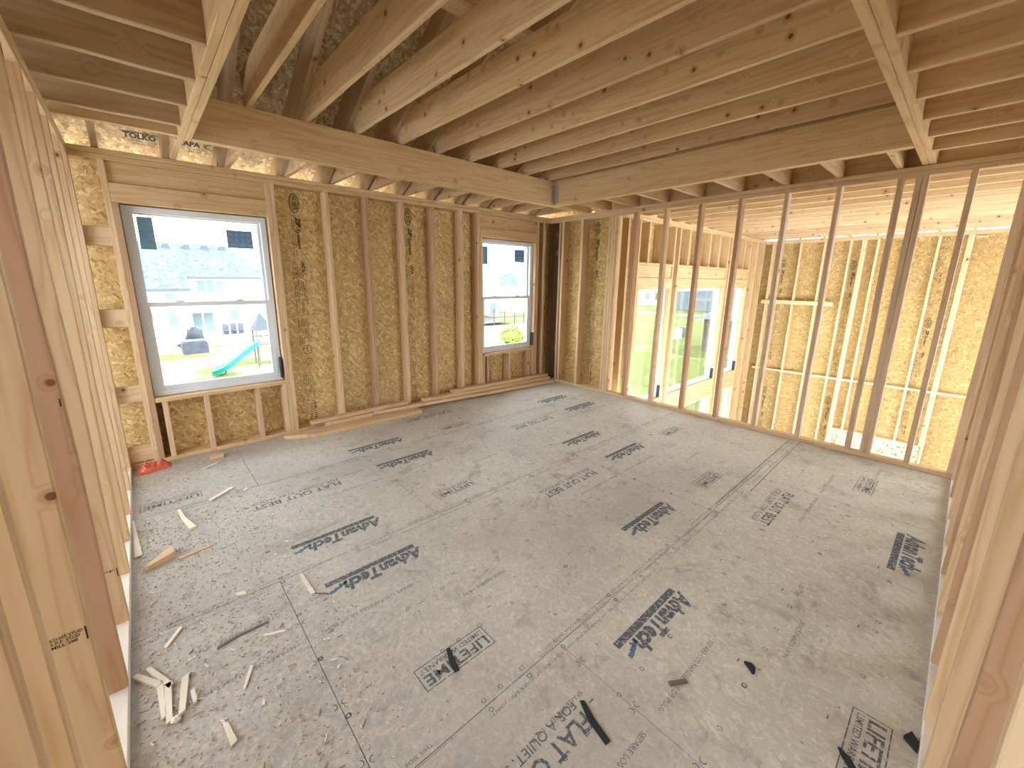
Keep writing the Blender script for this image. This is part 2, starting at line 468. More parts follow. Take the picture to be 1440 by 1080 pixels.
# butt-joint clips drawn as C marks
cm = Print()
for (bx, y0) in [(1.18, -.27), (3.62, -.27), (.358, S1), (2.797, S1), (1.33, S1+1.2192), (3.77, S1+1.2192)]:
    for k in range(5):
        y = y0+.12+.245*k
        for sg in (-1, 1):
            cm.ring(-bx+sg*.020, -y+random.uniform(-.006, .006), .013, .013, .0035, 10, 1.2 if sg > 0 else -1.9, 4.6 if sg > 0 else 1.5)
cm.place('joint_mark', M_INK, (0, 0, ZP), (-1, 0, 0), (0, -1, 0), floor)
# snapped chalk lines running to the railing
ch = Print()
for (a, b, c, d) in [(2.9, .972, 4.75, .985), (3.3, .872, 4.75, .895)]: ch.line(-a, -b, -c, -d, .006)
ch.place('chalk_line', M_INKF, (0, 0, ZP), (-1, 0, 0), (0, -1, 0), floor)
# scuffs: smudged boot marks
def smudge_mat():
    t = NT('smudge'); tc = t.n('TexCoord').outputs['Object']
    oi = t.n('ObjectInfo').outputs['Random']
    r = t.n('VectorMath', operation='LENGTH', ins={0: tc}).outputs['Value']
    n = t.noise(t.vmath('ADD', tc, t.n('CombineXYZ', ins={0: t.math('MULTIPLY', oi, 40.0)}).outputs[0]), 2.2, 5, .7)
    a = t.math('MULTIPLY', t.n('MapRange', ins={0: r, 1: .25, 2: 1.0, 3: 1.0, 4: 0.0}).outputs[0], t.n('MapRange', ins={0: n, 1: .45, 2: .75, 3: 0.0, 4: .5}).outputs[0])
    b = t.surf((.15, .14, .145), .8); tr = t.n('BsdfTransparent')
    mx = t.n('MixShader', ins={0: a, 1: tr.outputs[0], 2: b.outputs[0]}); t.t.links.new(mx.outputs[0], t.out.inputs[0]); return t.m
M_SMU = smudge_mat()
for k, (x, y, l, w_, a) in enumerate([(1.92, 1.86, .17, .06, .5), (2.0, 1.76, .12, .05, .9), (2.2, 1.6, .12, .05, 2.0), (1.55, 1.2, .14, .06, .1), (2.27, .30, .22, .09, .2), (1.98, .20, .15, .07, .1), (1.92, .52, .13, .08, 2.2), (.92, 1.76, .14, .06, 1.9), (3.1, 2.7, .2, .08, .6), (2.05, .82, .22, .07, 2.6), (1.2, 1.5, .18, .06, .3), (.8, 1.2, .14, .05, 1.2), (2.6, .1, .25, .1, .2), (2.9, 1.8, .2, .08, .4), (1.4, 2.6, .25, .08, .3), (.6, 2.5, .3, .1, .2), (4.2, 1.3, .25, .08, 1.5), (2.1, 2.9, .25, .07, .4)]):
    p = Print().ring(0, 0, 1, 1, .999, 20)
    o = p.place('scuff_mark', M_SMU, (x, y, ZP+.0003), (1, 0, 0), (0, 1, 0), floor)
    o.matrix_world = Matrix.Translation((x, y, ZP+.0002+.00002*k)) @ Matrix.Rotation(a, 4, 'Z') @ Matrix.Diagonal((l, w_, 1, 1))

# ------------------------------------------------------------------ wall sheathing (structure)
W1 = (-.005, .985, .57, 2.10); W2 = (3.50, 4.49, .55, 2.10)
wall_back = wall_with_holes('wall_back', -3.2, XR+D6+.012, -.3, ZT-.02, [W1, W2], lambda u, v, w: (u, YA+D6+.012*w, v), M_OSB)
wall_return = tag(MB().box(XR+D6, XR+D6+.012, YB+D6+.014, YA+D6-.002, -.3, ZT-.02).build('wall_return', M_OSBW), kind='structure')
WB = [(5.47, 6.39), (6.68, 8.55), (8.81, 9.73)]
HB = [(a, b, -.36, 1.45) for a, b in WB]+[(a, b, -2.3, -.72) for a, b in WB]
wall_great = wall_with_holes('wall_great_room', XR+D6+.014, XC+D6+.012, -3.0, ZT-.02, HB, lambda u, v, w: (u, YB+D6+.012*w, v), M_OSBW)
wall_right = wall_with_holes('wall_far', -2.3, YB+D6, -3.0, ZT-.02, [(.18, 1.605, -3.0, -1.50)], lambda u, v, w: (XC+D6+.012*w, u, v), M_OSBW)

# printed panel column (same print on every sheet): origin = top of the oval, u down the sheet, v towards +x
def zip_print(wall, origin, right, up, cut=None):
    p = Print()
    p.ring(.092, .0, .092, .047, .006, 36); p.ring(.092, .0, .082, .038, .003, 36)
    p.text('HUBER', .026, -.022, .046, .132, bold=.012)
    p.text('ZIP', .215, .0, .040, .10, bold=.05, shear=.25); p.text('System', .318, .0, .034, .20, bold=.03, shear=.25)
    for k, (u, l) in enumerate([(.20, .40), (.21, .36)]): p.text('ROOF AND WALL SHEATHING PANELS', u, -.022-.020*k, .011, l)
    p.text('APA', .645, .018, .03, .10, bold=.03)
    rng = random.Random(3)
    words = ['RATED SHEATHING', 'EXPOSURE 1', '32/16  7/16 CATEGORY', 'SIZED FOR SPACING', 'PS 2-10', 'STRUCTURAL 1', 'PRP-108', 'THIS SIDE TOWARD FRAMING', 'KEEP DRY', 'MILL 486']
    for (u0, u1, n) in [(.63, 1.14, 5), (.80, 1.10, 2), (1.20, 1.47, 5), (1.78, 2.08, 5)]:
        for k in range(n):
            w_ = (u1-u0)*rng.uniform(.6, 1)
            p.text(rng.choice(words), u0+rng.uniform(0, .04), .012-.021*k if n > 2 else .035-.02*k, .013, w_)
    p.ring(1.53, -.005, .048, .044, .005, 26); p.text('APA', 1.505, -.015, .022, .05); p.ring(1.655, .0, .034, .034, .005, 24); p.text('UL', 1.64, -.010, .02, .03)
    p.text('ESR-1474', 2.11, .008, .026, .17, bold=.02); p.text('ESR-1473', 2.11, -.030, .022, .13)
    if cut:
        keep = [f for f in p.f if all(cut[0] <= p.v[i][0] <= cut[1] for i in f)]; p.f = keep
    return p.place('panel_print', M_INKW, origin, right, up, wall)
yw = YA+D6-.0015
zip_print(wall_back, (1.265, yw, 2.363), (0, 0, -1), (1, 0, 0)); zip_print(wall_back, (2.49, yw, 2.363), (0, 0, -1), (1, 0, 0))
zip_print(wall_back, (3.72, yw, 2.363), (0, 0, -1), (1, 0, 0), (1.95, 2.3))
zip_print(wall_return, (XR+D6-.0015, 3.61, 2.355), (0, 0, -1), (0, -1, 0))
zip_print(wall_great, (5.17, YB+D6-.0015, 2.363), (0, 0, -1), (1, 0, 0))
xw = XC+D6-.0015
for (y, zs) in [(2.93, (2.07, -.865)), (1.695, (2.01, -.86)), (.455, (3.86, .937))]:
    for z in zs:
        zip_print(wall_right, (xw, y, z), (0, 0, -1), (0, -1, 0), (max(0, z-2.38), min(2.4, z+(.40 if z > 0 else 2.9))))
        if z > 0 and z < 3: zip_print(wall_right, (xw, y, z), (0, 0, -1), (0, -1, 0), (z+.46, 2.4))

# ------------------------------------------------------------------ studs of the window wall
def stud(x0, x1, y0, y1, z0, z1, label, group, mat=None, name='wall_stud', cat='stud', bow=.004, axis=2):
    if any(w_ in label for w_ in ('full-height', 'jack', 'ply', 'fourth from its', 'fifth from its', 'ninth', 'tenth from its', 'doubled', 'cripple')): bow = 0.0
    return tag(board(name, x0, x1, y0, y1, z0, z1, mat or M_STUD, axis, bow=bow), label, cat, group)
gA = 'studs of the window wall'
for x, lab in [(-.081, 'full-height stud at the outer left side of the large window'),
               (.993, 'full-height stud on the right side of the large window'),
               (1.512, 'stud right of the first printed panel beside the large window'),
               (1.919, 'second stud counted rightward from the first printed panel'),
               (2.326, 'stud just left of the second printed panel on the window wall'),
               (2.732, 'stud just right of the second printed panel on the window wall'),
               (3.139, 'last single stud before the small window'),
               (3.415, 'full-height stud on the left side of the small window'),
               (4.530, 'full-height stud on the right side of the small window'),
               (4.660, 'corner stud between the small window and the open stud wall')]:
    stud(x, x+TK, YA, YA+D6-.001, TK, ZB, lab, gA)
for x, z1, lab in [(-.043, 2.103, 'short jack stud against the left edge of the large window'), (.975, 0, ''), (3.456, 2.103, 'short jack stud against the left edge of the small window'), (4.492, 2.103, 'short jack stud against the right edge of the small window')]:
    if z1: stud(x, x+TK-.001, YA, YA+D6-.001, TK, z1, lab, gA)
stud(1.031, 1.069, YA, YA+D6-.001, TK, ZB, 'outer of the doubled studs right of the large window', gA)
for x, zz, lab in [(.036, .53, 'split cripple stud at the left under the large window'), (.325, .53, 'middle cripple stud under the large window'), (.725, .53, 'right cripple stud under the large window')]:
    stud(x, x+TK, YA, YA+D6-.001, TK, zz, lab, 'short studs under the large window', name='cripple_stud')
stud(.955, .991, YA, YA+D6-.001, TK, .53, 'cripple stud carrying the right end of the large window sill', 'short studs under the large window', name='cripple_stud')
for x, lab in [(3.50, 'left cripple stud under the small window'), (3.575, 'second cripple stud from the left under the small window'), (3.985, 'middle cripple stud under the small window'), (4.40, 'right cripple stud under the small window'), (4.455, 'cripple stud at the right end of the small window sill')]:
    stud(x, x+TK-.004, YA, YA+D6-.001, TK, .511, lab, 'short studs under the small window', name='cripple_stud')
def hor(name, x0, x1, y0, y1, z0, z1, label, cat, group=None, mat=None, axis=0, bow=0.0):
    return tag(board(name, x0, x1, y0, y1, z0, z1, mat or M_BEAM, axis, bow=bow), label, cat, group)
hor('window_sill_plate', -.004, .991, YA-.002, YA+D6-.001, .53, .568, 'flat rough sill board under the large window', 'sill')
hor('window_sill_plate', 3.497, 4.491, YA-.002, YA+D6-.001, .511, .548, 'flat rough sill board under the small window', 'sill')
hor('header_board', -.043, .992, YA+.001, YA+D6-.003, 2.105, 2.244, 'lower header board directly over the large window', 'header', 'window headers')
hor('header_board', -.043, .992, YA+.024, YA+D6-.003, 2.246, ZB-.001, 'upper header board over the large window, set back a little', 'header', 'window headers')
hor('header_board', 3.456, 4.529, YA+.001, YA+D6-.003, 2.105, 2.231, 'lower header board directly over the small window', 'header', 'window headers')
hor('header_board', 3.456, 4.529, YA+.024, YA+D6-.003, 2.233, ZB-.001, 'upper header board over the small window, set back a little', 'header', 'window headers')
for z0, z1, lab in [(1.786, 1.925, 'top'), (1.173, 1.312, 'middle'), (.561, .695, 'third'), (.05, .188, 'bottom')]:
    hor('blocking_board', -.305, -.0812, YA+.002, YA+TK, z0, z1, lab+(' flat blocking board' if lab != 'third' else ' from the top of the flat blocking boards')+' left of the large window', 'blocking', 'blocking left of the large window', mat=M_STUD)
hor('bottom_plate', -.40, XR-.001, YA, YA+D6-.001, .0005, TK-.001, 'bottom plate of the window wall lying on the floor', 'plate')
hor('top_plate', -.40, XR-.001, YA, YA+D6-.001, ZB, ZB+.037, 'lower top plate of the window wall', 'plate', 'doubled top plates')
hor('top_plate', -.40, XR-.001, YA-.002, YA+D6-.001, ZB+.039, ZT-.001, 'upper top plate of the window wall', 'plate', 'doubled top plates')

# ------------------------------------------------------------------ windows
def win(n, x0, x1, z0, z1, yf, meet=None, stickers=True):
    w = empty(f'window_{n}', ((x0+x1)/2, yf, z0)); w['kind'] = 'structure'
    bpy.context.view_layer.update()
    def part(mb, name, mat, par=w):
        o = mb.build(name, mat); o.parent = par
        o.matrix_parent_inverse = par.matrix_world.inverted(); return o
    g = .003; a, b, c, d = x0+g, x1-g, z0+.002, z1-g; t = .045
    y0, y1 = yf, yf+.078
    def fr(A, B, Cc, D, t0, ya, yb, tb=None, tt=None):
        tb = tb or t0; tt = tt or t0
        m = MB(); m.box(A, A+t0, ya, yb, Cc, D); m.box(B-t0, B, ya, yb, Cc, D)
        m.box(A+t0, B-t0, ya, yb, Cc, Cc+tb); m.box(A+t0, B-t0, ya, yb, D-tt, D); return m
    fm = fr(a, b, c, d, t, y0, y1)
    yo = yf-.060+D6+.013
    for q in ((x0-.03, x0+.02, z0-.03, z1+.03), (x1-.02, x1+.03, z0-.03, z1+.03), (x0+.02, x1-.02, z0-.03, z0+.02), (x0+.02, x1-.02, z1-.02, z1+.03)):
        fm.box(q[0], q[1], yo, yo+.004, q[2], q[3])
    for q in ((a, a+.02, c, d), (b-.02, b, c, d), (a+.02, b-.02, c, c+.02), (a+.02, b-.02, d-.02, d)):
        fm.box(q[0], q[1], y1, yo, q[2], q[3])
    part(fm, 'window_frame', M_VINYL)
    if meet:
        part(fr(a+t, b-t, c+t, meet+.018, .030, y0+.010, y0+.042, .038, .038), 'lower_sash', M_VINYL)
        part(fr(a+t, b-t, meet-.016, d-t+.012, .022, y0+.044, y0+.074, .034, .024), 'upper_sash', M_VINYL)
        part(MB().box(a+t+.028, b-t-.028, y0+.024, y0+.029, c+t+.036, meet-.018), 'glass_pane', M_GLASS)
        part(MB().box(a+t+.02, b-t-.02, y0+.057, y0+.062, meet+.016, d-t-.010), 'glass_pane', M_GLASS)
        for u in (.28, .72):
            x = a+(b-a)*u
            m = MB().poly_extrude([(x-.035, y0+.018, meet+.018), (x+.035, y0+.018, meet+.018), (x+.018, y0+.018, meet+.032), (x-.018, y0+.018, meet+.032)], (0, .02, 0))
            part(m, 'sash_lock', M_VINYL)
        gy = y0+.0555
        if stickers:
            sw = stickers
            s = part(MB().box(sw[0], sw[0]+.098, gy-.001, gy, sw[2], sw[3]), 'paper_label', M_LABEL)
            pr = Print(); rr = random.Random(n)
            for k in range(15):
                v = sw[3]-.012-.0155*k
                pr.text('WINDOW RATING CERTIFIED PERFORMANCE DATA'[:rr.randint(16, 34)], .006, v-sw[2]-.004, .007, .086*rr.uniform(.6, 1))
            o = pr.place('label_text', M_LABELL, (sw[0], gy-.0016, sw[2]), (1, 0, 0), (0, 0, 1)); o.parent = s; 
            # picture label with lettering seen from its back
            p0, p1, q0, q1 = sw[1], sw[1]+.20, sw[4], sw[5]
            s2 = part(MB().box(p0, p1, gy-.001, gy, q0, q1), 'paper_label', M_LABEL)
            pb = Print()
            for i in range(4):
                for j in range(2):
                    pb.rect(.012+.047*i, .052+.047*i, .055+.048*j, .097+.048*j)
            o = pb.place('label_picture', M_LABELB, (p0, gy-.0016, q0), (1, 0, 0), (0, 0, 1)); o.parent = s2
            pt = Print().text('SILVER LINE', -.192, .014, .028, .175, bold=.03)
            for i in range(4):
                for j in range(2): pt.add([(-.014-.047*i, .058+.048*j, 0), (-.048-.047*i, .060+.048*j, 0), (-.016-.047*i, .092+.048*j, 0)], [(0, 1, 2)])
            pt.v = [(-x, y, z) for x, y, z in pt.v]
            o = pt.place('label_text', M_LABELL, (p0, gy-.0018, q0), (1, 0, 0), (0, 0, 1)); o.parent = s2
    else:
        part(MB().box(a+t-.004, b-t+.004, y0+.04, y0+.046, c+t-.004, d-t+.004), 'glass_pane', M_GLASS)
    return w
win(1, *W1[:2], *W1[2:], YA+.060, 1.338, (.080, .672, 1.778, 2.028, 1.82, 1.975))
bpy.context.view_layer.update()
win(2, *W2[:2], *W2[2:], YA+.060, 1.318, (3.575, 4.175, 1.77, 2.008, 1.815, 1.995))
for i, (a, b) in enumerate(WB): win(3+i, a, b, -.36, 1.45, YB+.060)
for i, (a, b) in enumerate(WB): win(6+i, a, b, -2.3, -.72, YB+.060)
def clip(x, y, z, lab, d=-1):
    tag(MB().box(x, x+.012, y, y+.05, z, z+.20).build('jamb_bracket', M_BLACK), lab, 'bracket', 'black window brackets')
clip(.9625, YA+.004, .60, 'black bracket at the lower right edge of the large window')
clip(4.4775, YA+.004, .58, 'black bracket at the lower right edge of the small window')
clip(6.377, YB+.004, -.35, 'black bracket at the foot of the first tall window of the great room')
clip(8.537, YB+.004, -.35, 'black bracket at the foot of the wide window of the great room')
clip(9.717, YB+.004, -.35, 'black bracket at the foot of the last tall window of the great room')

# ------------------------------------------------------------------ open stud wall on the right (railing side)
gR = 'studs of the open wall'
hor('bottom_plate', XR, XR+D4-.001, -1.6, YB-.001, .0005, TK-.001, 'bottom plate of the open stud wall at the floor edge', 'plate', axis=1, mat=M_STUD)
hor('bottom_plate', XR, XR+D6-.001, YB, YA-.001, .0005, TK-.001, 'bottom plate under the sheathed end of the open stud wall', 'plate', axis=1, mat=M_STUD)
hor('top_plate', XR, XR+D4-.001, -1.6, YA-.001, ZB, ZB+.037, 'lower top plate of the open stud wall', 'plate', 'doubled top plates', axis=1, mat=M_STUD)
hor('top_plate', XR-.002, XR+D4-.001, -1.6, YA+D6-.001, ZB+.039, ZT-.001, 'upper top plate of the open stud wall', 'plate', 'doubled top plates', axis=1, mat=M_STUD)
ro = [2.572, 2.166, 1.761, 1.354, .955, .559]
for i, y in enumerate(ro):
    stud(XR, XR+D4-.001, y-TK, y, TK, ZB, f'bare stud of the open wall, {ORD[i+1]} past the sheathed corner section', gR, M_GREY if i > 2 else M_STUD, bow=.006)
dbl = empty('double_stud', (XR+.04, .41, TK)); tag(dbl, 'thick grey-brown doubled stud in the open wall carrying the ceiling beam', 'stud', gR)
bpy.context.view_layer.update()
for k in range(2):
    o = board('ply', XR, XR+D4-.001, .374+.0385*k, .374+.0385*k+TK, TK, ZB, M_GREY, 2, bow=.002); o.parent = dbl; o.matrix_parent_inverse = dbl.matrix_world.inverted()
stud(XR, XR+D4-.001, .154-TK, .154, TK, ZB, 'single stud of the open wall right of the doubled stud', gR, M_GREY, bow=.006)
stud(XR, XR+TK, -.195, -.106, TK, ZB, 'flat-turned grey end stud where the open wall meets the right wall', gR, M_GREY, bow=.003)
for y0, y1, lab in [(4.154, 4.192, 'corner stud of the sheathed section nearest the window wall'), (4.10, 4.138, 'second stud of the sheathed section from the window wall'),
                    (3.752, 3.790, 'stud in the middle of the sheathed section of the right-hand wall'), (3.294, 3.332, 'left ply of the built-up stud pack at the great-room corner'),
                    (3.254, 3.292, 'middle ply of the built-up stud pack at the great-room corner'), (3.214, 3.252, 'right ply of the built-up stud pack at the great-room corner')]:
    stud(XR, XR+D6-.001, y0, y1, TK, ZB, lab, 'studs of the sheathed corner section')
stud(XR, XR+D4-.001, 2.931, 2.969, TK, ZB, 'stud of the open wall beside the built-up great-room corner', gR)
stud(XR+.050, XR+.088, 4.205, 4.372, TK, ZB, 'added dark board standing in for the shade in the gap of the far room corner', 'studs of the sheathed corner section', lumber('corner_shade_wood', [(0, (.085, .045, .02)), (1, (.085, .045, .02))], knots=5), bow=0)  # near-black board put in where the corner gap is only deep shade
# window-wall corner backing
stud(XR-.038, XR-.001, YA+.06, YA+D6-.002, TK, ZB, 'dark corner backing stud in the far room corner', gA)

# ------------------------------------------------------------------ left wall
gL = 'studs of the left wall'
ly = [.56, .90, 1.07, 1.48, 1.88, 2.29, 2.70, 3.06, 3.43, 3.84, 4.33]
for i, y in enumerate(ly):
    stud(XL-D4, XL, y, y+TK, TK, ZB, f'stud of the left wall, {ORD[len(ly)-i]} from the window wall', gL, bow=.005 if y > 1 else .002)
hor('bottom_plate', XL-D4, XL+.0, .3, YA-.001, .0005, TK-.001, 'bottom plate of the left stud wall', 'plate', axis=1, mat=plain('plate_wood', (.66, .60, .54), .7, var=.15))
hor('top_plate', XL-D4, XL, .3, YA-.001, ZB, ZB+.037, 'lower top plate of the left stud wall', 'plate', 'doubled top plates', axis=1, mat=M_STUD)
hor('top_plate', XL-D4, XL+.001, .3, YA-.003, ZB+.039, ZT-.001, 'upper top plate of the left stud wall', 'plate', 'doubled top plates', axis=1, mat=M_STUD)
studs_left = [o for o in COL.objects if o.get('group') == gL]
def stamp(y, x, z, lines, bar=True):
    st = min(studs_left, key=lambda o: abs(o.location.y-TK/2-y))
    p = Print()
    for k, l in enumerate(lines): p.text(l, 0, -.012*k, .009, .062*(1-.1*k), bold=.02)
    if bar: p.rect(.066, .070, -.03, .012)
    p.place('grade_stamp', M_INKS, (x, st.location.y-TK/2-.0008, z), (1, 0, 0), (0, 0, 1), st)
stamp(1.48, XL-.075, .60, ['KD-HT STUD', 'S-P-F  STUD', 'MILL 288'])
stamp(1.07, XL-.075, 1.24, ['KD-HT STUD', 'S-P-F'])
stamp(1.88, XL-.072, 1.18, ['SPF'])
stamp(2.29, XL-.072, .30, ['SPF'])

# ------------------------------------------------------------------ right wall
gW = 'studs of the right wall'
rx = [4.64, 4.25, 3.83, 3.44, 3.03, 2.65, 2.24, 1.89, 1.55, 1.18, .86]
for i, x in enumerate(rx):
    stud(x, x+TK, YR-D4, YR, TK, ZB, f'stud of the right wall, {ORD[i+1]} from the open stud wall', gW, bow=.004)
hor('bottom_plate', .6, XR-.001, YR-D4, YR, .0005, TK-.001, 'bottom plate of the right stud wall', 'plate', mat=bpy.data.materials['plate_wood'])
hor('top_plate', .6, XR-.003, YR-D4, YR, ZB, ZB+.037, 'lower top plate of the right stud wall', 'plate', 'doubled top plates', mat=M_STUD)
hor('top_plate', .6, XR-.003, YR-D4, YR, ZB+.039, ZT-.001, 'upper top plate of the right stud wall', 'plate', 'doubled top plates', mat=M_STUD)

# ------------------------------------------------------------------ dropped beams of the tray ceiling
def double(name, label, plies):
    c = plies[0]
    e = empty(name, ((c[0]+c[1])/2, (c[2]+c[3])/2, c[4])); tag(e, label, 'beam', 'doubled ceiling beams')
    bpy.context.view_layer.update()
    for q in plies:
        o = board('ply', *q[:6], M_BEAM, q[6]); o.parent = e; o.matrix_parent_inverse = e.matrix_world.inverted()
    return e
BH = ZT+.286
b1 = double('double_beam', 'doubled dropped beam parallel to the window wall', [(.428, XR+.06, 3.675, 3.712, ZT+.001, BH, 0), (.428, XR+.06, 3.713, 3.751, ZT+.001, BH, 0)])
b2 = double('double_beam', 'doubled dropped beam parallel to the open stud wall', [(4.081, 4.118, .432, 3.673, ZT+.001, BH, 1), (4.119, 4.157, .432, 3.673, ZT+.001, BH, 1)])
b3 = double('double_beam', 'doubled beam above the left wall carrying the short left joists', [(.350, .387, -1.2, 3.751, ZT+.001, BH, 1), (.388, .426, -1.2, 3.751, ZT+.001, BH, 1)])
b4 = double('double_beam', 'doubled beam at the upper right landing on the open stud wall', [(.428, XR+.086, .354, .391, ZT+.001, BH, 0), (.428, XR+.086, .392, .430, ZT+.001, BH, 0)])
h = MB().box(4.02, 4.0795, 3.671, 3.6745, ZT+.03, BH-.05).box(4.0765, 4.0805, 3.61, 3.6745, ZT+.03, BH-.05).build('joist_hanger', M_STEEL)
h.parent = b1; h.matrix_parent_inverse = b1.matrix_world.inverted()

def joist(name, x0, x1, y0, y1, z0, z1, axis, label, group, mat=None, bow=.003, cat='joist'):
    return tag(board(name, x0, x1, y0, y1, z0, z1, mat or M_JOIST, axis, bow=bow), label, cat, group)
# raised joists of the tray, resting on the beams
for i in range(10):
    x = .77+.3995*i if i < 9 else 4.095
    joist('ceiling_joist', x, x+TK, .36, 3.74, BH+.001, BH+.236, 1, f'raised tray-ceiling joist, {ORD[i+1]} from the left doubled beam', 'raised ceiling joists')
for i in range(9):
    y = 3.652-.4*i if i == 0 else 3.81-.4*i
    joist('ceiling_joist', XL-.085, .349, y, y+TK, ZT+.001, ZT+.236, 0, f'short left ceiling joist, {ORD[i+1]} from the window wall', 'short left ceiling joists', M_RAFT if i else M_BEAM)
for i in range(6):
    x = 2.267+.4085*i
    joist('ceiling_joist', x, x+TK, -2.6, .353, ZT+.001, ZT+.236, 1, f'lower right ceiling joist, {ORD[6-i]} from the open stud wall', 'lower right ceiling joists')
joist('ceiling_joist', 1.86, 1.898, -2.6, .353, ZT+.001, ZT+.236, 1, 'lower right ceiling joist, seventh from the open stud wall', 'lower right ceiling joists')
hor('flat_board', .60, 4.05, 2.03, 2.17, BH+.2375, BH+.2755, 'flat bracing board laid across the raised joists', 'board', mat=M_RAFT)
# short ladder blocks
bxs = [.345, .708, 1.170, 1.580, 1.985, 2.390, 2.800, 3.205, 3.615, 4.035, 4.475]
for i, x in enumerate(bxs):
    joist('ladder_block', x, x+TK, 3.7515, 4.47, ZT+.001, ZT+.19, 1, f'short block from the dropped beam to the window wall, {ORD[i+1]} from the left', 'short blocks over the window wall', bow=0, cat='blocking')
for i, y in enumerate([3.36, 2.955, 2.55, 2.15, 1.74, 1.33, .93, .54]):
    joist('ladder_block', 4.158, XR+.086, y, y+TK, ZT+.001, ZT+.19, 0, f'short block from the dropped beam to the open wall, {ORD[i+1]} from the corner', 'short blocks over the open wall', bow=0, cat='blocking')
hor('rim_board', XR+D4+.002, XR+D4+.04, -1.6, YB+.1, ZT-.02, ZT+.236, 'brown rim board behind the top plate of the open wall', 'board', axis=1)

# ------------------------------------------------------------------ roof over the loft
def zr(y): return ZT+.53*(4.40-y)
RIDGE = -1.0
def rafter(x, y_eave, y_seat, zf, label, group, yr=RIDGE, w=TK):
    d = .266
    pts = [(x, yr, zf(yr)), (x, y_seat, zf(y_seat)), (x, y_seat+.118, zf(y_seat)), (x, y_eave, zf(y_eave)+.06), (x, y_eave, zf(y_eave)+d), (x, yr, zf(yr)+d)]
    L = Vector((0, yr-y_seat, zf(yr)-zf(y_seat))); ang = math.atan2(L.z, -L.y)
    c = Vector((x, y_seat, zf(y_seat)))
    # local X along the slope
    R = Matrix(((0, 0, -1, 0), (-math.cos(ang), math.sin(ang), 0, 0), (math.sin(ang), math.cos(ang), 0, 0), (0, 0, 0, 1)))
    M = Matrix.Translation(c) @ R; Mi = M.inverted()
    m = MB().poly_extrude(pts, (w, 0, 0)); m.v = [tuple(Mi @ Vector(v)) for v in m.v]
    o = m.build('rafter', M_RAFT); o.matrix_world = M
    return tag(o, label, 'rafter', group)
jxs = [.77+.3995*i for i in range(9)]
for i, x in enumerate([-.50, -.10] + [min([b]+[j for j in jxs if abs(j-b) < .1])-.0395 for b in bxs]):
    rafter(x, 4.95, 4.40, zr, f'dark roof rafter, {ORD[i+1]} from the left gable', 'rafters over the loft')
t_ = .012
def deck(name, x0, x1, pts, mat):
    m = MB()
    for (ya, za), (yb, zb) in zip(pts, pts[1:]):
        m.poly_extrude([(x0, ya, za), (x0, yb, zb), (x0, yb, zb+t_), (x0, ya, za+t_)], (x1-x0, 0, 0))
    return tag(m.build(name, mat), kind='structure')
zd = lambda y: zr(y)+.267
zrid = zd(RIDGE)
roof = deck('roof_deck', -3.6, XR+.45, [(5.0, zd(5.0)), (RIDGE, zrid), (-3.4, zrid-.53*2.4)], M_ROOF)
zg = lambda y: ZT+.53*(YB+.02-y)+.0
roof2 = deck('roof_deck', XR+.45, 11.6, [(3.85, zg(3.85)+.267), (RIDGE-.6, zg(RIDGE-.6)+.267), (-3.4, zg(RIDGE-.6)+.267-.53*1.8)], M_ROOF)
tag(MB().box(-3.2, XR+.42, -3.3, -3.288, ZT+.24, zrid-.53*2.3-.02).build('added_wall_attic', M_ROOF), kind='structure')  # unseen end wall added to keep daylight out of the attic
# prints on the underside of the roof deck at the eave
sl = Vector((0, 1, -.53)).normalized()
for (x, kind_) in [(.09, 'T'), (.46, 'A'), (.88, 'B'), (1.30, 'C'), (-.2, 'N')]:
    p = Print()
    if kind_ == 'T':
        p.text('TOLKO', .0, -.05, .055, .20, bold=.05); p.rect(-.01, .21, .010, .016)
        p.text('T-STRAND  OSB', .0, -.085, .02, .20); p.text('SHEATHING', .05, -.115, .018, .14)
    elif kind_ == 'A':
        p.text('APA', .0, -.03, .05, .12, bold=.05); p.ring(.20, -.01, .05, .035, .008); p.text('RATED SHEATHING 24/16', 0, -.07, .018, .23); p.text('EXPOSURE 1', .04, -.10, .018, .16)
    elif kind_ == 'N': continue
    else:
        for k in range(6): p.text('THIS SIDE DOWN SPACE 1/8 IN', 0, -.02-.022*k, .014, .18-.02*(k % 3))
    yy = 4.555; o = Vector((x, yy, zd(yy)-.0025))
    p.place('panel_print', M_INKS, o, (1, 0, 0), -sl, roof)
# gable ends close the attic at both sides
def gable(name, x, pts, mat=M_OSB):
    m = MB().poly_extrude([(x, y, z) for y, z in pts], (.012, 0, 0)); return tag(m.build(name, mat), kind='structure')
gable('gable_left', -1.2, [(4.5, ZT+.05), (RIDGE, ZT+.05), (RIDGE, zrid-.005), (4.5, zd(4.5)-.005)])
gable('gable_middle', XR+.43, [(4.95, zd(4.95)-.005), (4.95, zd(4.95)-.25), (3.9, ZT+.1), (3.9, ZT+.02), (3.4, ZT+.02), (3.4, ZT+.24), (-3.4, ZT+.24), (-3.4, zrid-.53*2.4-.005), (RIDGE, zrid-.005)])
gable('gable_far', 11.0, [(3.25, ZT+.13), (-3.3, ZT+.13), (-3.3, 3.8), (RIDGE-.6, zg(RIDGE-.6)+.25), (3.25, zg(3.25)+.26)])

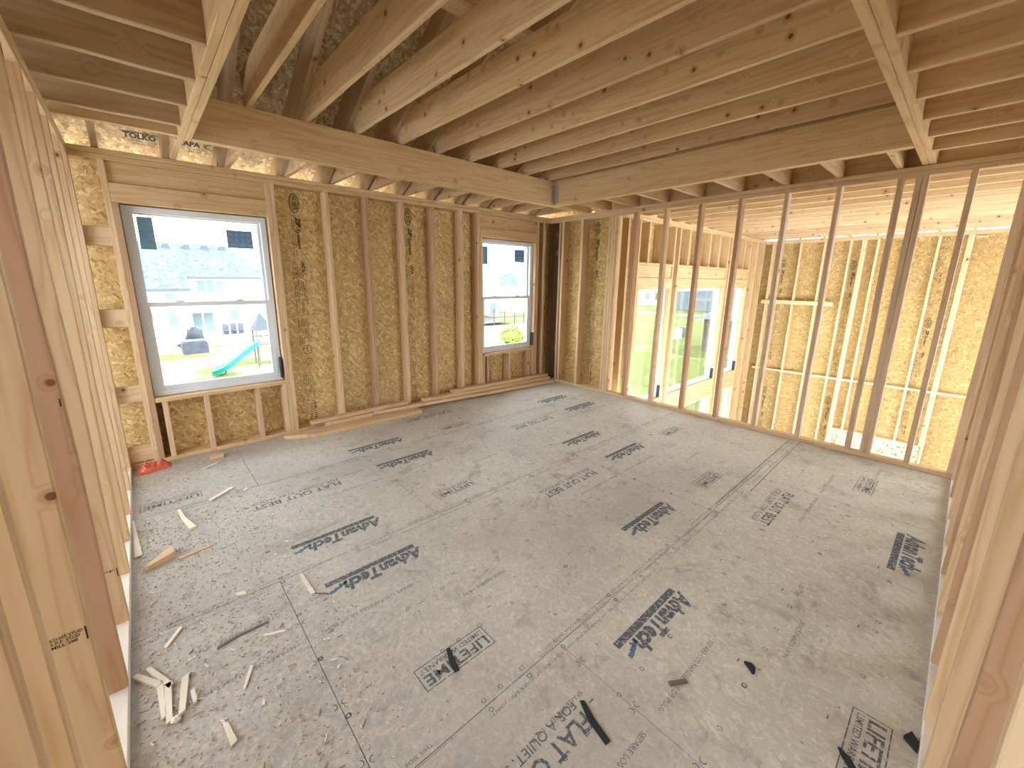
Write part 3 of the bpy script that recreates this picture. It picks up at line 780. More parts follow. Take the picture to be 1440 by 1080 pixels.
# unseen walls added beside and behind the camera to shape the daylight
tag(MB().box(-3.2, 4.1, -2.9, -2.888, -.02, 2.9).build('added_wall_behind', M_OSB), kind='structure')
tag(MB().box(6.9, XC+D6, -3.32, -3.308, -3.0, 2.6).build('added_wall_great_back', M_OSBW), kind='structure')  # unseen wall added to dim the light on the far great-room wall
wall_with_holes('added_wall_side', -2.887, YA+D6-.01, -.02, 2.9, [(1.6, 4.1, .5, 2.3)], lambda u, v, w: (-3.0+.012*w, u, v), M_OSB)  # added wall; its opening is invented to let sky light through the left studs
# ------------------------------------------------------------------ great room framing
gB = 'studs of the great-room window wall'
names = {5.10: 'beside the sheathed corner', 5.31: 'second from the sheathed corner'}
kb = [(5.10, 'first stud of the great-room window wall from the loft side'), (5.392, 'full-height stud at the left of the first tall window'), (6.432, 'full-height stud right of the first tall window'),
      (6.601, 'full-height stud left of the wide window'), (8.592, 'full-height stud right of the wide window'), (8.731, 'full-height stud left of the last tall window'),
      (9.772, 'full-height stud right of the last tall window'), (10.16, 'single stud between the last tall window and the far corner'), (10.58, 'outer corner stud of the great-room window wall')]
for x, lab in kb: stud(x, x+TK, YB, YB+D6-.001, -2.96, ZB, lab, gB, M_BEAM, bow=.003)
for (a, b), wn in zip(WB, ('first tall', 'wide', 'last tall')):
    for x, sd in ((a-TK-.001, 'left'), (b+.001, 'right')):
        stud(x, x+TK, YB, YB+D6-.001, -2.96, 1.448, f'jack stud at the {sd} edge of the {wn} great-room window', gB, M_BEAM, bow=0)
    hor('header_board', a-TK, b+TK, YB+.001, YB+D6-.003, 1.452, 1.612, f'lower header board over the {wn} great-room window', 'header', 'great-room headers')
    hor('header_board', a-TK, b+TK, YB+.02, YB+D6-.003, 1.614, 1.79, f'upper header board over the {wn} great-room window', 'header', 'great-room headers')
    hor('header_plate', a-TK, b+TK, YB, YB+D6-.003, 1.792, 1.828, f'flat plate on the header of the {wn} great-room window', 'plate', 'great-room header plates')
    hor('window_sill_plate', a, b, YB-.002, YB+D6-.003, -.398, -.362, f'flat rough sill under the {wn} great-room window', 'sill', 'great-room sills')
    hor('header_board', a, b, YB+.001, YB+D6-.003, -.555, -.40, f'board under the sill of the {wn} great-room window', 'header', 'great-room lower headers')
    hor('header_board', a, b, YB+.014, YB+D6-.003, -.718, -.557, f'header over the lower sash row below the {wn} window', 'header', 'great-room lower headers')
cx_ = {'first tall': [5.65, 6.02], 'wide': [6.93, 7.33, 7.74, 8.16], 'last tall': [9.02, 9.42]}
for wn, xs in cx_.items():
    for i, x in enumerate(xs):
        stud(x, x+TK, YB, YB+D6-.003, 1.829, ZB, f'{ORD[i+1]} short stud from the left above the {wn} great-room window', 'short studs over the great-room windows', M_BEAM, 'cripple_stud', bow=0)
for k, lab in ((0, 'lower'), (1, 'upper')):
    hor('top_plate', XR+D4+.044, XC+D6-.003, YB, YB+D6-.001, ZB+.038*k+.0005, ZB+.038*k+.0375, f'{lab} top plate of the great-room window wall', 'plate', 'doubled top plates')
    hor('top_plate', XC, XC+D6-.001, -2.3, YB-.001, ZB+.038*k+.0005, ZB+.038*k+.0375, f'{lab} top plate of the far great-room wall', 'plate', 'doubled top plates', axis=1)
gC = 'studs of the far great-room wall'
M_PALE = lumber('pale_wood', [(0, (.74, .60, .38)), (1, (.70, .54, .33))], knots=4)
cy_ = [(3.15, 'corner'), (2.63, 'first'), (2.212, 'second'), (1.79, 'third'), (1.606, 'fourth'), (1.567, 'fifth'), (1.38, 'sixth'), (.985, 'seventh'), (.56, 'eighth'), (.204, 'ninth'), (.165, 'tenth')]
for y, lab in cy_:
    for z0, z1, part_ in ((-.398, ZB, 'upper'), (-2.96 if not (.2 < y < 1.6) else -1.48, -.442, 'lower')):
        stud(XC, XC+D6-.001, y-TK, y, z0, z1, f'{part_} stud of the far great-room wall, {lab} from its window corner', gC, M_PALE, bow=.003)
hor('middle_plate', XC-.001, XC+D6-.002, -2.3, YB-.001, -.440, -.400, 'thin horizontal plate halfway down the far great-room wall', 'plate', axis=1, mat=M_PALE)
hor('ledger_board', XC-.0405, XC-.0005, 1.89, YB-.01, 1.09, 1.175, 'pale ledger board nailed across studs of the far great-room wall', 'board', axis=1, mat=M_PALE)
hor('nailer_block', XC-.0205, XC-.0005, -.02, .115, 2.335, 2.36, 'small pale block nailed under the far top plate', 'blocking', axis=1, mat=M_PALE)
hor('recess_header', XC, XC+D6-.002, .205, 1.58, -1.52, -1.482, 'pale plate over the recess at the foot of the far wall', 'plate', axis=1, mat=M_PALE)
# recess (fireplace bump-out)
rc = MB().box(11.70, 11.712, .0, 1.8, -3.0, -1.2).box(XC+D6+.014, 11.70, .168, .18, -3.0, -1.2).box(XC+D6+.014, 11.70, 1.605, 1.617, -3.0, -1.2)
tag(rc.build('wall_recess', flakes('pale_sheathing', (.80, .74, .64), (.62, .54, .44), (.22, .18, .14), .55, .8)), kind='structure')
tag(MB().box(XC+.02, 11.69, .206, 1.52, -2.2, -2.05).build('recess_ledge', plain('pale_ledge', (.78, .74, .68), .7, var=.08)), 'pale ledge in the recess at the foot of the far wall', 'ledge')
for i in range(13):
    x = 5.135+.4465*i
    if x > 10.75: break
    joist('ceiling_joist', x, x+TK, -3.3, YB+.12, ZT+.001, ZT+.236, 1, f'great-room ceiling joist, {ORD[i+1]} from the open stud wall', 'great-room ceiling joists', bow=0)
for i, y in enumerate([2.63, 2.21, 1.79, 1.38, .97, .55, .13]):
    joist('lookout_block', XC+.0, 11.5, y, y+TK, ZT+.001, ZT+.09, 0, f'small dark lookout end over the far wall, {ORD[i+1]} from its window corner', 'lookouts over the far wall', M_RAFT, 0, 'blocking')
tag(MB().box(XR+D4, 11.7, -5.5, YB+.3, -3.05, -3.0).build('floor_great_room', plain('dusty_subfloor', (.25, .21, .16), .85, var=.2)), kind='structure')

# ------------------------------------------------------------------ lumber lying along the window wall
def stick(x0, y0, x1, y1, w, zl, zr_, label, t=TK, mat=None, name='loose_board', cutend=0.0):
    """front edge from (x0,y0) to (x1,y1), width w towards the wall"""
    L = math.hypot(x1-x0, y1-y0); a = math.atan2(y1-y0, x1-x0); sl_ = math.asin((zr_-zl)/L)
    if cutend:
        m = MB().poly_extrude([(cutend, 0, 0), (L, 0, 0), (L, w, 0), (0, w, 0), (0, w*.72, 0)], (0, 0, t))
        m.v = [(x-L/2, y-w/2, z-t/2) for x, y, z in m.v]
        o = m.build(name, mat or M_STUD)
    else:
        me = prism_mesh(name, L, w, t, .003, .0, 1, mat or M_STUD); o = bpy.data.objects.new(name, me); COL.objects.link(o)
    o.matrix_world = Matrix.Translation((x0, y0, zl)) @ Matrix.Rotation(a, 4, 'Z') @ Matrix.Rotation(-sl_, 4, 'Y') @ Matrix.Translation((L/2, w/2, t/2))
    return tag(o, label, 'board', 'loose boards along the window wall')
stick(.90, 4.138, 2.36, 4.126, .185, .001, .001, 'wide floor board with one corner cut off, below the large window', cutend=.26)
stick(1.83, 4.290, 4.70, 4.108, .089, .0482, .002, 'longest loose board running along the floor to the far corner')
stick(1.30, 4.285, 1.82, 4.282, .089, .0395, .0395, 'short pale board under the slanted reddish board')
stick(1.17, 4.300, 2.27, 4.285, .060, .0785, .0928, 'reddish board at the left end of the pile, topmost there')
stick(2.49, 4.285, 4.71, 4.215, .089, .0768, .0408, 'reddish board in the middle layer of the right-hand pile')
stick(2.92, 4.288, 4.73, 4.270, .075, .1088, .0798, 'topmost board of the right-hand pile under the small window')

# ------------------------------------------------------------------ debris on the floor
M_SPL = plain('pale_splinter', (.72, .66, .58), .7, var=.12)
M_DSPL = plain('dark_splinter', (.16, .12, .10), .7)
M_BAG = plain('orange_plastic', (.50, .095, .05), .35, .5, var=.3)
def flat_poly(name, pts, z0, t, mat, label, cat, group=None, lift=0.0):
    n = len(pts); cx0 = sum(p[0] for p in pts)/n
    m = MB(); top = [(x, y, z0+t+lift*(x-cx0)) for x, y in pts]; bot = [(x, y, z0) for x, y in pts]
    m.add(bot+top, [tuple(range(n-1, -1, -1)), tuple(range(n, 2*n))]+[(i, (i+1) % n, n+(i+1) % n, n+i) for i in range(n)])
    return tag(m.build(name, mat), label, cat, group)
# crumpled orange bag
b = MB(); N = 25; gx = []
for i in range(N):
    for j in range(N):
        u, v = i/(N-1), j/(N-1)
        x = -.19+.215*u; y = 4.335-.10*u*.2-.155*(v)*(1-.45*u)
        e = min(u, 1-u, v, 1-v)*2
        z = .004+.066*min(1, e*2.2)*max(0, .5+.75*noise.noise(Vector((u*4, v*4, 1.2)))+.35*noise.noise(Vector((u*10, v*9, 4.2)))+.35*(1-u))
        gx.append((x+.008*noise.noise(Vector((u*7, v*6, 0))), y, max(.003, z)))
b.add(gx, [(i*N+j, i*N+j+1, (i+1)*N+j+1, (i+1)*N+j) for i in range(N-1) for j in range(N-1)])
bag = tag(b.build('plastic_bag', M_BAG), 'crumpled orange plastic bag on the floor in the left corner', 'bag')
tag(board('wood_offcut', .285, .385, 4.165, 4.225, .001, .036, M_STUD), 'small pale wood offcut block on the floor before the large window', 'offcut')
gS = 'wood splinters on the floor'
flat_poly('wood_splinter', [(.185, 3.37), (.20, 3.352), (.35, 3.462), (.335, 3.482)], .001, .012, M_SPL, 'straight white splinter lying beside the faded box print', 'splinter', gS)
flat_poly('wood_splinter', [(.005, 3.34), (.022, 3.345), (.04, 3.20), (.085, 3.03), (.05, 3.02), (.02, 3.19)], .001, .014, M_SPL, 'bent white splinter below the faded box print', 'splinter', gS)
flat_poly('wood_splinter', [(-.222, 3.38), (-.214, 3.38), (-.178, 2.90), (-.212, 2.895)], .001, .008, M_SPL, 'long white wedge standing along the left bottom plate', 'splinter', gS)
flat_poly('wood_splinter', [(-.17, 2.73), (-.155, 2.72), (-.035, 2.765), (-.05, 2.85)], .001, .03, M_STUD, 'thick brown wedge of broken stud wood near the left wall', 'splinter', gS, .12)
flat_poly('wood_splinter', [(-.03, 2.735), (-.02, 2.72), (.14, 2.745), (.135, 2.757)], .001, .007, M_STUD, 'thin brown stick beside the thick broken wedge', 'splinter', gS)
flat_poly('wood_splinter', [(.448, 2.145), (.462, 2.14), (.47, 1.955), (.45, 1.953)], .001, .009, M_SPL, 'white splinter near the lettering with the solid bar, left side', 'splinter', gS)
for pts, lab in [([(-.22, 1.95), (-.205, 1.96), (-.13, 1.85), (-.15, 1.838)], 'upper left limb of the broken lath in the left foreground'),
                 ([(-.18, 1.965), (-.165, 1.965), (-.10, 1.82), (-.115, 1.80)], 'upper right limb of the broken lath in the left foreground'),
                 ([(-.150, 1.835), (-.130, 1.845), (-.128, 1.68), (-.142, 1.67)], 'left stem of the broken lath in the left foreground'),
                 ([(-.128, 1.83), (-.106, 1.83), (-.112, 1.65), (-.130, 1.64)], 'right stem of the broken lath in the left foreground'),
                 ([(-.075, 1.82), (-.05, 1.83), (-.075, 1.66), (-.095, 1.65)], 'fraying pale lath right of the broken forked lath'),
                 ([(-.055, 1.735), (-.04, 1.74), (-.038, 1.675), (-.05, 1.67)], 'little pale chip right of the fraying lath')]:
    flat_poly('wood_splinter', pts, .001, .011, M_SPL, lab, 'splinter', gS)
mk = MB().blob((-.103, 1.638, .012), (.016, .014, .011), 8, 6, .3, 2)
tag(mk.build('wood_chip', M_SPL), 'round pale wood chip at the foot of the broken lath', 'chip')
flat_poly('wood_splinter', [(.05, 1.893), (.052, 1.905), (.13, 1.92), (.25, 1.915), (.25, 1.908), (.13, 1.907)], .001, .005, M_DSPL, 'thin dark twig-like splinter in the left foreground', 'splinter', gS)
for pts, lab in [([(.20, 4.0), (.21, 3.99), (.33, 4.06), (.32, 4.07)], 'thin grey splinter in front of the large window'),
                 ([(.395, 3.37), (.40, 3.36), (.43, 3.38), (.42, 3.41)], 'tiny white chip right of the straight splinter'),
                 ([(-.12, 2.05), (-.11, 2.04), (-.05, 2.13), (-.06, 2.14)], 'white sliver above the broken lath'),
                 ([(.165, 2.21), (.17, 2.19), (.21, 2.17), (.205, 2.20)], 'white chip in the sawdust left of the splinter pair'),
                 ([(.10, 1.62), (.108, 1.615), (.15, 1.70), (.14, 1.71)], 'pale sliver right of the broken lath'),
                 ([(.21, 1.845), (.22, 1.835), (.29, 1.80), (.295, 1.81)], 'grey sliver near the end joint of the floor sheets'),
                 ([(.46, 2.52), (.475, 2.515), (.49, 2.49), (.478, 2.488)], 'white curl beside the left lettering'),
                 ([(.47, 1.95), (.475, 1.945), (.52, 1.90), (.515, 1.91)], 'dark-edged sliver beside the white splinter pair'),
                 ([(.02, 1.52), (.035, 1.51), (.05, 1.42), (.03, 1.41)], 'wide grey lath fragment in the sawdust of the foreground')]:
    flat_poly('wood_splinter', pts, .001, .007, M_SPL if 'dark' not in lab else M_DSPL, lab, 'splinter', gS)
flat_poly('rubber_strip', [(1.058, .718), (1.044, .728), (1.01, .66), (.992, .575), (1.014, .572), (1.034, .655)], .0012, .006, M_BLACK, 'black rubber strip lying across the large lettering in the foreground', 'strip')
flat_poly('rubber_strip', [(.805, 1.245), (.79, 1.25), (.765, 1.19), (.755, 1.135), (.775, 1.132), (.785, 1.185)], .0012, .004, M_BLACK, 'black tape strip across the boxed lettering', 'strip')
flat_poly('black_shard', [(1.70, .35), (1.69, .375), (1.675, .352), (1.66, .335), (1.67, .328), (1.69, .332)], .0012, .012, M_BLACK, 'black curled shard on the floor in the right foreground', 'shard', 'black shards', .2)
flat_poly('black_shard', [(1.80, -.10), (1.84, -.118), (1.81, -.137), (1.765, -.137)], .0012, .012, M_BLACK, 'black triangular shard against the right bottom plate', 'shard', 'black shards')
flat_poly('black_shard', [(1.585, .045), (1.56, .03), (1.535, .005), (1.545, -.01), (1.57, .01)], .0012, .010, M_BLACK, 'black shard on the boxed lettering at the right', 'shard', 'black shards')
flat_poly('wood_splinter', [(1.36, .53), (1.37, .545), (1.43, .505), (1.425, .49)], .0012, .007, M_DSPL, 'short dark splinter near the right foreground lettering', 'splinter', gS)
# sawdust and crumbs
sd = MB()
rs = random.Random(11)
for k in range(4200):
    if k < 3300:
        x = -.2+abs(rs.gauss(0, .42)); y = rs.uniform(1.0, 3.3) if rs.random() < .75 else rs.uniform(.8, 4.2)
    else: x, y = rs.uniform(-.2, 4.7), rs.uniform(.0, 4.1)
    if not (-.21 < x < 4.7): continue
    l = rs.uniform(.003, .011) if rs.random() < .93 else rs.uniform(.012, .03)
    a = rs.uniform(0, math.pi); w_ = l*rs.uniform(.12, .3); z1 = rs.uniform(.001, .005)
    d = Vector((math.cos(a), math.sin(a), 0))*l/2; n_ = Vector((-math.sin(a), math.cos(a), 0))*w_/2; c = Vector((x, y, 0))
    p0, p1, p2, p3 = c-d-n_, c+d-n_, c+d*.8+n_, c-d+n_
    sd.add([(q.x, q.y, .0012) for q in (p0, p1, p2, p3)]+[(q.x, q.y, .0012+z1) for q in (p0, p1, p2, p3)], [(4, 5, 6, 7), (0, 1, 5, 4), (1, 2, 6, 5), (2, 3, 7, 6), (3, 0, 4, 7)])
half = len(sd.f)*3//5
saw = sd.build('sawdust', M_SPL); saw.data.materials.append(plain('brown_crumbs', (.34, .30, .26), .8)); saw.data.materials.append(plain('tan_crumbs', (.50, .42, .33), .8))
for i in range(0, len(saw.data.polygons), 5):
    m_ = (0, 1, 1, 2)[(i*7919//5) % 4]
    for j in range(5): saw.data.polygons[i+j].material_index = m_
tag(saw, 'sawdust and small wood crumbs scattered over the left of the floor', 'sawdust', kind='stuff')

# ------------------------------------------------------------------ outdoors
GZ = -3.3
def lawn_mat():
    t = NT('lawn'); tc = t.n('TexCoord').outputs['Object']
    n1 = t.noise(tc, .35, 5, .6); n2 = t.noise(tc, 9, 3, .7)
    green = t.ramp(n2, [(.3, (.050, .072, .018)), (.7, (.098, .122, .038))])
    dry = t.ramp(n2, [(.3, (.22, .20, .10)), (.7, (.33, .30, .18))])
    sx = t.n('SeparateXYZ', ins={0: tc}).outputs
    # the yard behind the large window is mostly dry straw-coloured turf
    m = t.n('MapRange', ins={0: t.math('ADD', sx[0], t.math('MULTIPLY', n1, 10)), 1: 16, 2: 22, 3: .75, 4: 0.0}).outputs[0]
    p = t.n('MapRange', ins={0: n1, 1: .40, 2: .56, 3: 0.0, 4: 1.0}).outputs[0]
    f = t.math('MAXIMUM', t.math('MULTIPLY', t.math('MULTIPLY', m, 1.25), p), t.math('MULTIPLY', t.n('MapRange', ins={0: n1, 1: .55, 2: .72, 3: 0.0, 4: .6}).outputs[0], 1.0))
    t.surf(t.mix(f, green, dry), .95, spec=.1); return t.m
gm = MB().add([(-60, 4.7, GZ), (160, 4.7, GZ), (160, 160, GZ), (-60, 160, GZ)], [(0, 1, 2, 3)]).add([(11.9, -60, GZ), (160, -60, GZ), (160, 4.7, GZ), (11.9, 4.7, GZ)], [(0, 1, 2, 3)])
tag(gm.build('ground', lawn_mat()), kind='structure')
tag(MB().box(-15, 13.5, 4.72, 14, GZ, GZ+.04).build('added_bounce_ground', plain('pale_bounce', (.50, .45, .38), .95, var=.12)), kind='structure')  # unseen pale patch added to bounce daylight up under the eave
M_CONC = plain('concrete', (.62, .60, .56), .85, var=.06)
tag(MB().box(-1, 9.5, 38.5, 46, GZ, GZ+.06).build('patio_slab', M_CONC), kind='structure')
tag(MB().box(19, 33, 21.5, 34, GZ, GZ+.05).build('patio_slab', M_CONC), kind='structure')
tag(MB().box(59.5, 61.5, -10, 60, GZ, GZ+.05).build('path', M_CONC), kind='structure')
M_SIDE = plain('white_siding', (.80, .79, .76), .8, var=.03)
M_SHING = flakes('grey_shingles', (.088, .108, .135), (.060, .076, .098), (.04, .048, .062), .08, .8)
M_WIND = plain('dark_window_glass', (.10, .14, .17), .15, .6)
M_TRIM = plain('white_trim', (.75, .75, .74), .6)
M_DTRIM = plain('dark_eave', (.07, .08, .10), .7)
M_STONE = plain('grey_stone', (.10, .098, .095), .9, var=.45)
M_BLUE = plain('blue_siding', (.11, .145, .19), .7, var=.08)
def child(mb, name, mat, par, smooth=False):
    o = mb.build(name, mat, par, smooth); o.matrix_parent_inverse = par.matrix_world.inverted(); return o
# neighbour house seen through the large window
hs = tag(empty('neighbour_house', (4, 48, GZ)), 'white two-storey house with a grey roof behind the large window', 'house')
bpy.context.view_layer.update()
child(MB().box(-9, 9.3, 45.2, 56, GZ, 1.75).box(-9, 3.3, 43.6, 45.2, GZ, .72), 'wall', M_SIDE, hs)
rf = MB()
rf.add([(-10, 44.9, 1.62), (9.7, 44.9, 1.62), (7.3, 50.5, 4.75), (-7, 50.5, 4.75), (9.7, 56.3, 1.62), (-10, 56.3, 1.62)], [(0, 1, 2, 3), (1, 4, 2), (4, 5, 3, 2), (5, 0, 3), (0, 5, 4, 1)])
rf.add([(-10, 43.1, .66), (3.45, 43.1, .66), (3.45, 45.3, 1.86), (-10, 45.3, 1.86)], [(0, 1, 2, 3)]).box(-10, 3.45, 43.1, 43.2, .56, .66)
rof = child(rf, 'roof', M_SHING, hs)
child(MB().box(3.3, 9.7, 44.86, 44.96, 1.46, 1.64).box(-10, 3.45, 43.06, 43.12, .44, .64), 'eave', M_DTRIM, hs)
for i, x in enumerate((2.6, 4.1, 5.5, 6.9)): 
    v = child(MB().box(x-.22, x+.22, 49.4, 49.9, 4.1, 4.55), 'roof_vent', M_DTRIM, rof)
def hwin(x0, x1, z0, z1, y, par=hs, mull=0, name='window'):
    f = child(MB().box(x0-.08, x1+.08, y-.05, y, z0-.08, z1+.08), name, M_TRIM, par)
    n = mull+1; wd = (x1-x0)/n
    m = MB()
    for k in range(n): m.box(x0+wd*k+.06, x0+wd*(k+1)-.06, y-.07, y-.051, z0+.04, z1-.04)
    child(m, 'pane', M_WIND, f)
hwin(4.0, 6.05, .3, 1.35, 45.2, mull=2); hwin(1.65, 2.35, -2.4, -1.1, 43.6); hwin(.1, .9, -1.9, -1.2, 43.6); hwin(1.6, 2.4, -.8, .30, 43.6)
hwin(6.15, 6.95, -2.2, -1.25, 45.2); hwin(3.35, 4.98, GZ+.12, -1.45, 45.2, mull=1, name='sliding_door')
child(MB().box(3.0, 5.4, 43.4, 45.2, -1.30, -1.18).box(3.05, 3.15, 43.5, 43.6, GZ+.06, -1.3), 'porch_roof', M_SIDE, hs)
# covered grill and planter on the neighbour's patio
tag(MB().box(1.75, 3.10, 32.9, 34.4, GZ, GZ+.75).box(1.85, 3.0, 33.0, 34.3, GZ+.75, GZ+.82).build('hot_tub', plain('grey_wicker', (.055, .055, .075), .8, var=.2)), 'dark grey covered tub on the lawn behind the large window', 'tub')
tag(MB().blob((2.75, 36.2, GZ+.65), (.55, .5, .7), 12, 8, .4, 3).blob((2.4, 36.1, GZ+.25), (.7, .5, .3), 10, 6, .4, 5).build('covered_grill', plain('charcoal_cover', (.022, .026, .036), .6), None, True), 'black cloth-covered grill beside the grey tub', 'grill')
for i, x in enumerate((5.35, 5.95, 6.5)):
    tag(MB().box(x-.22, x+.22, 42.0, 42.45, GZ+.42, GZ+.47).box(x-.22, x-.17, 42.0, 42.05, GZ+.06, GZ+.9).box(x+.17, x+.22, 42.0, 42.05, GZ+.06, GZ+.9).box(x-.22, x+.22, 42.42, 42.46, GZ+.06, GZ+1.0).build('patio_chair', M_DTRIM),
        f'dark patio chair by the white house, {("leftmost", "middle", "rightmost")[i]} of three', 'chair', 'patio chairs')
# playset
ps = tag(empty('playset', (4.9, 27.5, GZ)), 'wooden playset with pointed roof and turquoise slide on the lawn', 'playset')
bpy.context.view_layer.update()
M_PW = plain('playset_wood', (.13, .10, .075), .8)
tw = MB()
for (x, y) in ((4.75, 26.3), (5.75, 26.3), (4.75, 27.4), (5.75, 27.4)): tw.tube([(x, y, GZ), (x, y, GZ+2.0)], .05)
tw.box(4.7, 5.8, 26.25, 27.45, GZ+1.15, GZ+1.22)
for z in (.4, .7, 1.0, 1.3, 1.55): tw.box(5.78, 5.84, 26.3, 27.4, GZ+z, GZ+z+.06)
tw.box(4.7, 5.8, 27.4, 27.45, GZ+1.5, GZ+1.58)
child(tw, 'tower', M_PW, ps)
child(MB().add([(4.65, 26.3, GZ+1.95), (5.75, 26.3, GZ+1.95), (5.75, 27.5, GZ+1.95), (4.65, 27.5, GZ+1.95), (5.1, 26.9, GZ+2.95)], [(3, 2, 1, 0), (0, 1, 4), (1, 2, 4), (2, 3, 4), (3, 0, 4)]), 'tower_roof', plain('playset_roof', (.05, .055, .07), .8), ps)
sl_m = MB(); pf = []
for i in range(13):
    t = i/12; x = 4.72-2.35*t; y = 25.8-1.15*t+.0; z = GZ+.10+1.15*(1-t)**1.35+.05*math.sin(t*6)
    pf.append((x, y, z))
for i, (x, y, z) in enumerate(pf):
    n0 = i*8
    for (w_, hh) in ((-.30, .16), (-.26, .18), (-.22, .02), (-.02, .05), (.02, .05), (.22, .02), (.26, .18), (.30, .16)): sl_m.v.append((x+w_*.5, y+w_*1.9, z+hh*1.7))
for i in range(12):
    for j in range(7):
        a = i*8+j; sl_m.f.append((a, a+1, a+9, a+8))
so = child(sl_m, 'slide', plain('turquoise_plastic', (.03, .50, .46), .4, .5), ps, True)
md = so.modifiers.new('thick', 'SOLIDIFY'); md.thickness = .03
child(MB().tube([(2.9, 24.9, GZ), (2.95, 24.95, GZ+.25)], .05).tube([(4.6, 25.8, GZ), (4.65, 25.8, GZ+1.2)], .05), 'slide_leg', M_PW, ps)
# houses behind the small window
h2 = tag(empty('deck_house', (30, 38, GZ)), 'pale house with raised deck behind the small window', 'house')
bpy.context.view_layer.update()
child(MB().box(22, 31.5, 36.5, 46, GZ, 1.5), 'wall', M_SIDE, h2)
child(MB().add([(21.5, 36, 1.4), (32, 36, 1.4), (32, 46.5, 1.4), (21.5, 46.5, 1.4), (26.5, 41, 3.2)], [(3, 2, 1, 0), (0, 1, 4), (1, 2, 4), (2, 3, 4), (3, 0, 4)]), 'roof', plain('pale_roof', (.55, .55, .56), .8), h2)
dk = MB().box(28.0, 32.6, 33.2, 36.5, -2.35, -2.25)
for x in (28.1, 29.6, 31.1, 32.5): dk.tube([(x, 33.3, GZ), (x, 33.3, -1.45)], .06, 6)
dk.box(28.0, 32.6, 33.25, 33.32, -1.52, -1.45)
child(dk, 'deck', plain('brown_deck', (.07, .05, .04), .8), h2)
child(MB().box(28.5, 29.2, 36.42, 36.5, -2.2, -1.2).box(30.2, 31.0, 36.42, 36.5, -2.2, -1.0), 'window', M_WIND, h2)
h3 = tag(empty('distant_house', (44, 48, GZ)), 'distant pale blue-roofed house at the right of the small window', 'house')
bpy.context.view_layer.update()
child(MB().box(43.5, 52, 46, 54, GZ, .8), 'wall', M_SIDE, h3)
child(MB().add([(43, 45.5, .8), (52.5, 45.5, .8), (52.5, 54.5, .8), (43, 54.5, .8), (46, 50, 3.0), (50, 50, 3.0)], [(3, 2, 1, 0), (0, 1, 5, 4), (1, 2, 5), (2, 3, 4, 5), (3, 0, 4)]), 'roof', M_SHING, h3)
tag(MB().box(25.3, 26.3, 34.0, 35.5, GZ, GZ+1.0).build('garden_shed', M_BLUE), 'low blue-grey shed at the left edge of the small window view', 'shed')
# bush by the small window
M_LEAF = plain('bright_leaves', (.22, .34, .05), .6, var=.45)
bb = MB(); rb = random.Random(5)
for k in range(1500):
    d = Vector((rb.gauss(0, 1), rb.gauss(0, 1), rb.gauss(0, 1))).normalized(); r_ = rb.uniform(.6, 1)
    c = Vector((21.6, 23.4, GZ+.65))+Vector((d.x*1.15*r_, d.y*1.15*r_, d.z*.85*r_*(1 if abs(d.x)+abs(d.y) < .9 else .7))); c.z = max(c.z, GZ+.05)
    u = d.orthogonal().normalized()*.12; w = d.cross(u).normalized()*.08
    bb.add([c-u, c-w+d*.03, c+u, c+w+d*.03], [(0, 1, 2, 3)])
bs = tag(empty('bush', (21.6, 23.4, GZ)), 'yellow-green bush outside below the small window', 'bush')
bpy.context.view_layer.update()
o = child(bb, 'foliage', M_LEAF, bs); o['kind'] = 'stuff'
st = MB()
for k in range(6): st.tube([(21.6, 23.4, GZ), (21.6+rb.uniform(-.5, .5), 23.4+rb.uniform(-.5, .5), GZ+1.1)], [.03, .01], 5)
child(st, 'stem', M_PW, bs)
# beyond the great-room windows
sh = tag(empty('stone_house', (34, 11, GZ)), 'grey stone house with low roof outside the wide great-room window', 'house')
bpy.context.view_layer.update()
child(MB().box(30, 42, 4.5, 12.35, GZ, -.9), 'wall', M_STONE, sh)
child(MB().add([(29.2, 3.5, -.95), (43, 3.5, -.95), (43, 13.1, -.95), (29.2, 13.1, -.95), (34, 8.2, 1.1), (38, 8.2, 1.1)], [(3, 2, 1, 0), (0, 1, 5, 4), (1, 2, 5), (2, 3, 4, 5), (3, 0, 4)]), 'roof', M_SHING, sh)
bh = tag(empty('blue_house', (21, 5, GZ)), 'blue-grey sided house close outside the last great-room window', 'house')
bpy.context.view_layer.update()
child(MB().box(20.5, 27, -2, 6.2, GZ, 2.5), 'wall', M_BLUE, bh)
child(MB().add([(20.1, -2.4, 2.45), (27.4, -2.4, 2.45), (27.4, 6.6, 2.45), (20.1, 6.6, 2.45), (23.7, -1, 5.2), (23.7, 5, 5.2)], [(3, 2, 1, 0), (0, 1, 4), (1, 2, 5, 4), (2, 3, 5), (3, 0, 4, 5)]), 'roof', M_SHING, bh)
hwin(20.6, 20.7, -1, .2, 6.2, bh)
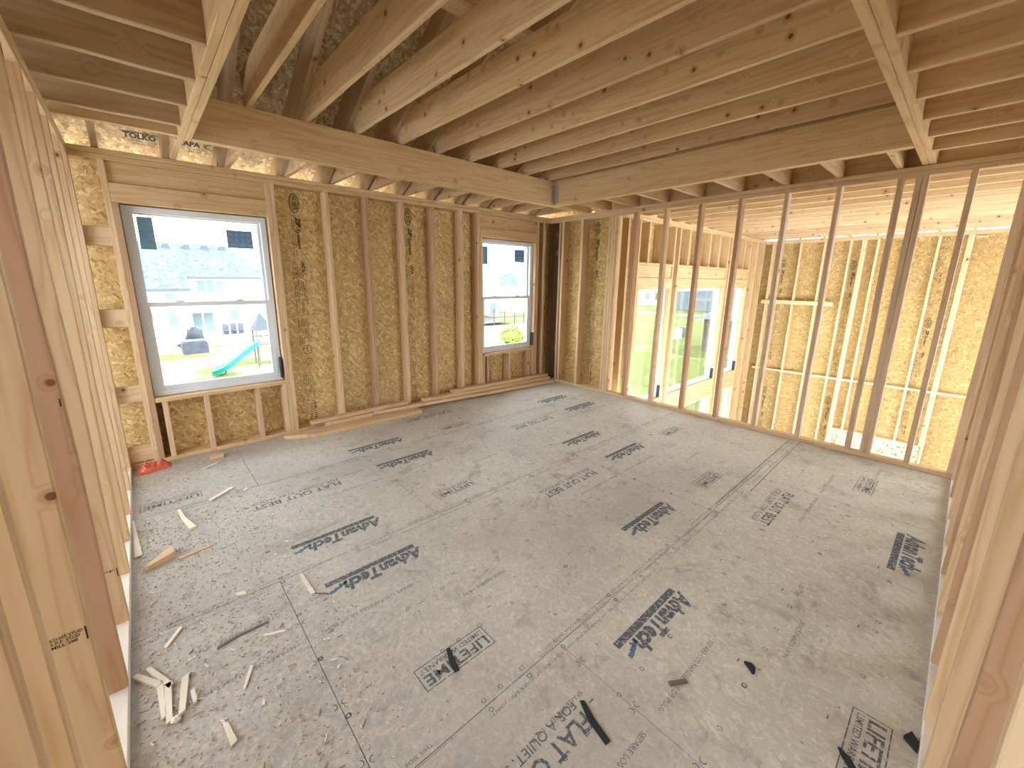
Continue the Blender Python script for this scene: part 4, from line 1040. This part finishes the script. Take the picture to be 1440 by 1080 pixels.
for i, (x, y, w_, d_, hh, m_) in enumerate([(72, 30, 8, 12, 4.6, M_BLUE), (80, 46, 8, 9, 4.2, M_SIDE)]):
    hz = tag(empty('far_house', (x, y, GZ)), ('blue-grey house far across the lawn in the wide great-room window', 'pale house far across the lawn in the first great-room window')[i], 'house')
    bpy.context.view_layer.update()
    child(MB().box(x, x+w_, y-d_/2, y+d_/2, GZ, GZ+hh), 'wall', m_, hz)
    child(MB().add([(x-.5, y-d_/2-.5, GZ+hh), (x+w_+.5, y-d_/2-.5, GZ+hh), (x+w_+.5, y+d_/2+.5, GZ+hh), (x-.5, y+d_/2+.5, GZ+hh), (x+w_/2, y-d_/4, GZ+hh+2.4), (x+w_/2, y+d_/4, GZ+hh+2.4)], [(3, 2, 1, 0), (0, 1, 4), (1, 2, 5, 4), (2, 3, 5), (3, 0, 4, 5)]), 'roof', M_SHING, hz)
    m = MB()
    for yy in (-3.2, -1, 1.4, 3.4):
        if abs(yy) < d_/2-.8: m.box(x-.06, x, y+yy-.5, y+yy+.5, GZ+1.2, GZ+2.5).box(x-.06, x, y+yy-.5, y+yy+.5, GZ+3.0, GZ+4.0)
    child(m, 'window', M_WIND, hz)
tag(MB().box(36.2, 36.9, 16.5, 17.1, GZ, GZ+.9).build('utility_box', plain('green_box', (.07, .12, .10), .6)), 'dark green utility box on the lawn', 'box')
tag(MB().box(34.6, 35.3, 16.3, 16.9, GZ, GZ+.85).build('utility_box', M_TRIM), 'white utility box on the lawn', 'box')
tr = tag(empty('young_tree', (52, 27.5, GZ)), 'thin young tree on the lawn in the wide great-room window', 'tree')
bpy.context.view_layer.update()
child(MB().tube([(52, 27.5, GZ), (52, 27.5, GZ+2.6)], .06, 6), 'trunk', M_PW, tr)
tb = MB()
for k in range(300):
    d = Vector((rb.gauss(0, 1), rb.gauss(0, 1), rb.gauss(0, 1))).normalized()*rb.uniform(.5, 1)
    c = Vector((52, 27.5, GZ+3.1))+Vector((d.x*.9, d.y*.9, d.z*.9)); u = d.orthogonal().normalized()*.12; w = d.cross(u).normalized()*.09
    tb.add([c-u, c-w, c+u, c+w], [(0, 1, 2, 3)])
o = child(tb, 'crown', plain('olive_leaves', (.20, .19, .10), .7, var=.3), tr); o['kind'] = 'stuff'

# ------------------------------------------------------------------ light: open sky and sun
w = bpy.data.worlds.new('sky'); SC.world = w; w.use_nodes = True
nt = w.node_tree; nt.nodes.clear()
bg = nt.nodes.new('ShaderNodeBackground'); bg.inputs['Color'].default_value = (.87, .945, 1.0, 1); bg.inputs['Strength'].default_value = 3.2
wo = nt.nodes.new('ShaderNodeOutputWorld'); nt.links.new(bg.outputs[0], wo.inputs[0])
sn = bpy.data.lights.new('sun', 'SUN'); sn.energy = 2.2; sn.angle = .01; sn.color = (1, .95, .86)
s_o = bpy.data.objects.new('sun', sn); COL.objects.link(s_o)
s_o.rotation_euler = Vector((-.74, .16, -.70)).to_track_quat('-Z', 'Y').to_euler()

vs = SC.view_settings
SC.display_settings.display_device = 'sRGB'
vs.view_transform = 'Standard'; vs.look = 'None'; vs.gamma = 1.0; vs.use_curve_mapping = False
vs.exposure = 1.9
cy = SC.cycles
cy.max_bounces = 14; cy.diffuse_bounces = 8; cy.transparent_max_bounces = 24; cy.glossy_bounces = 4
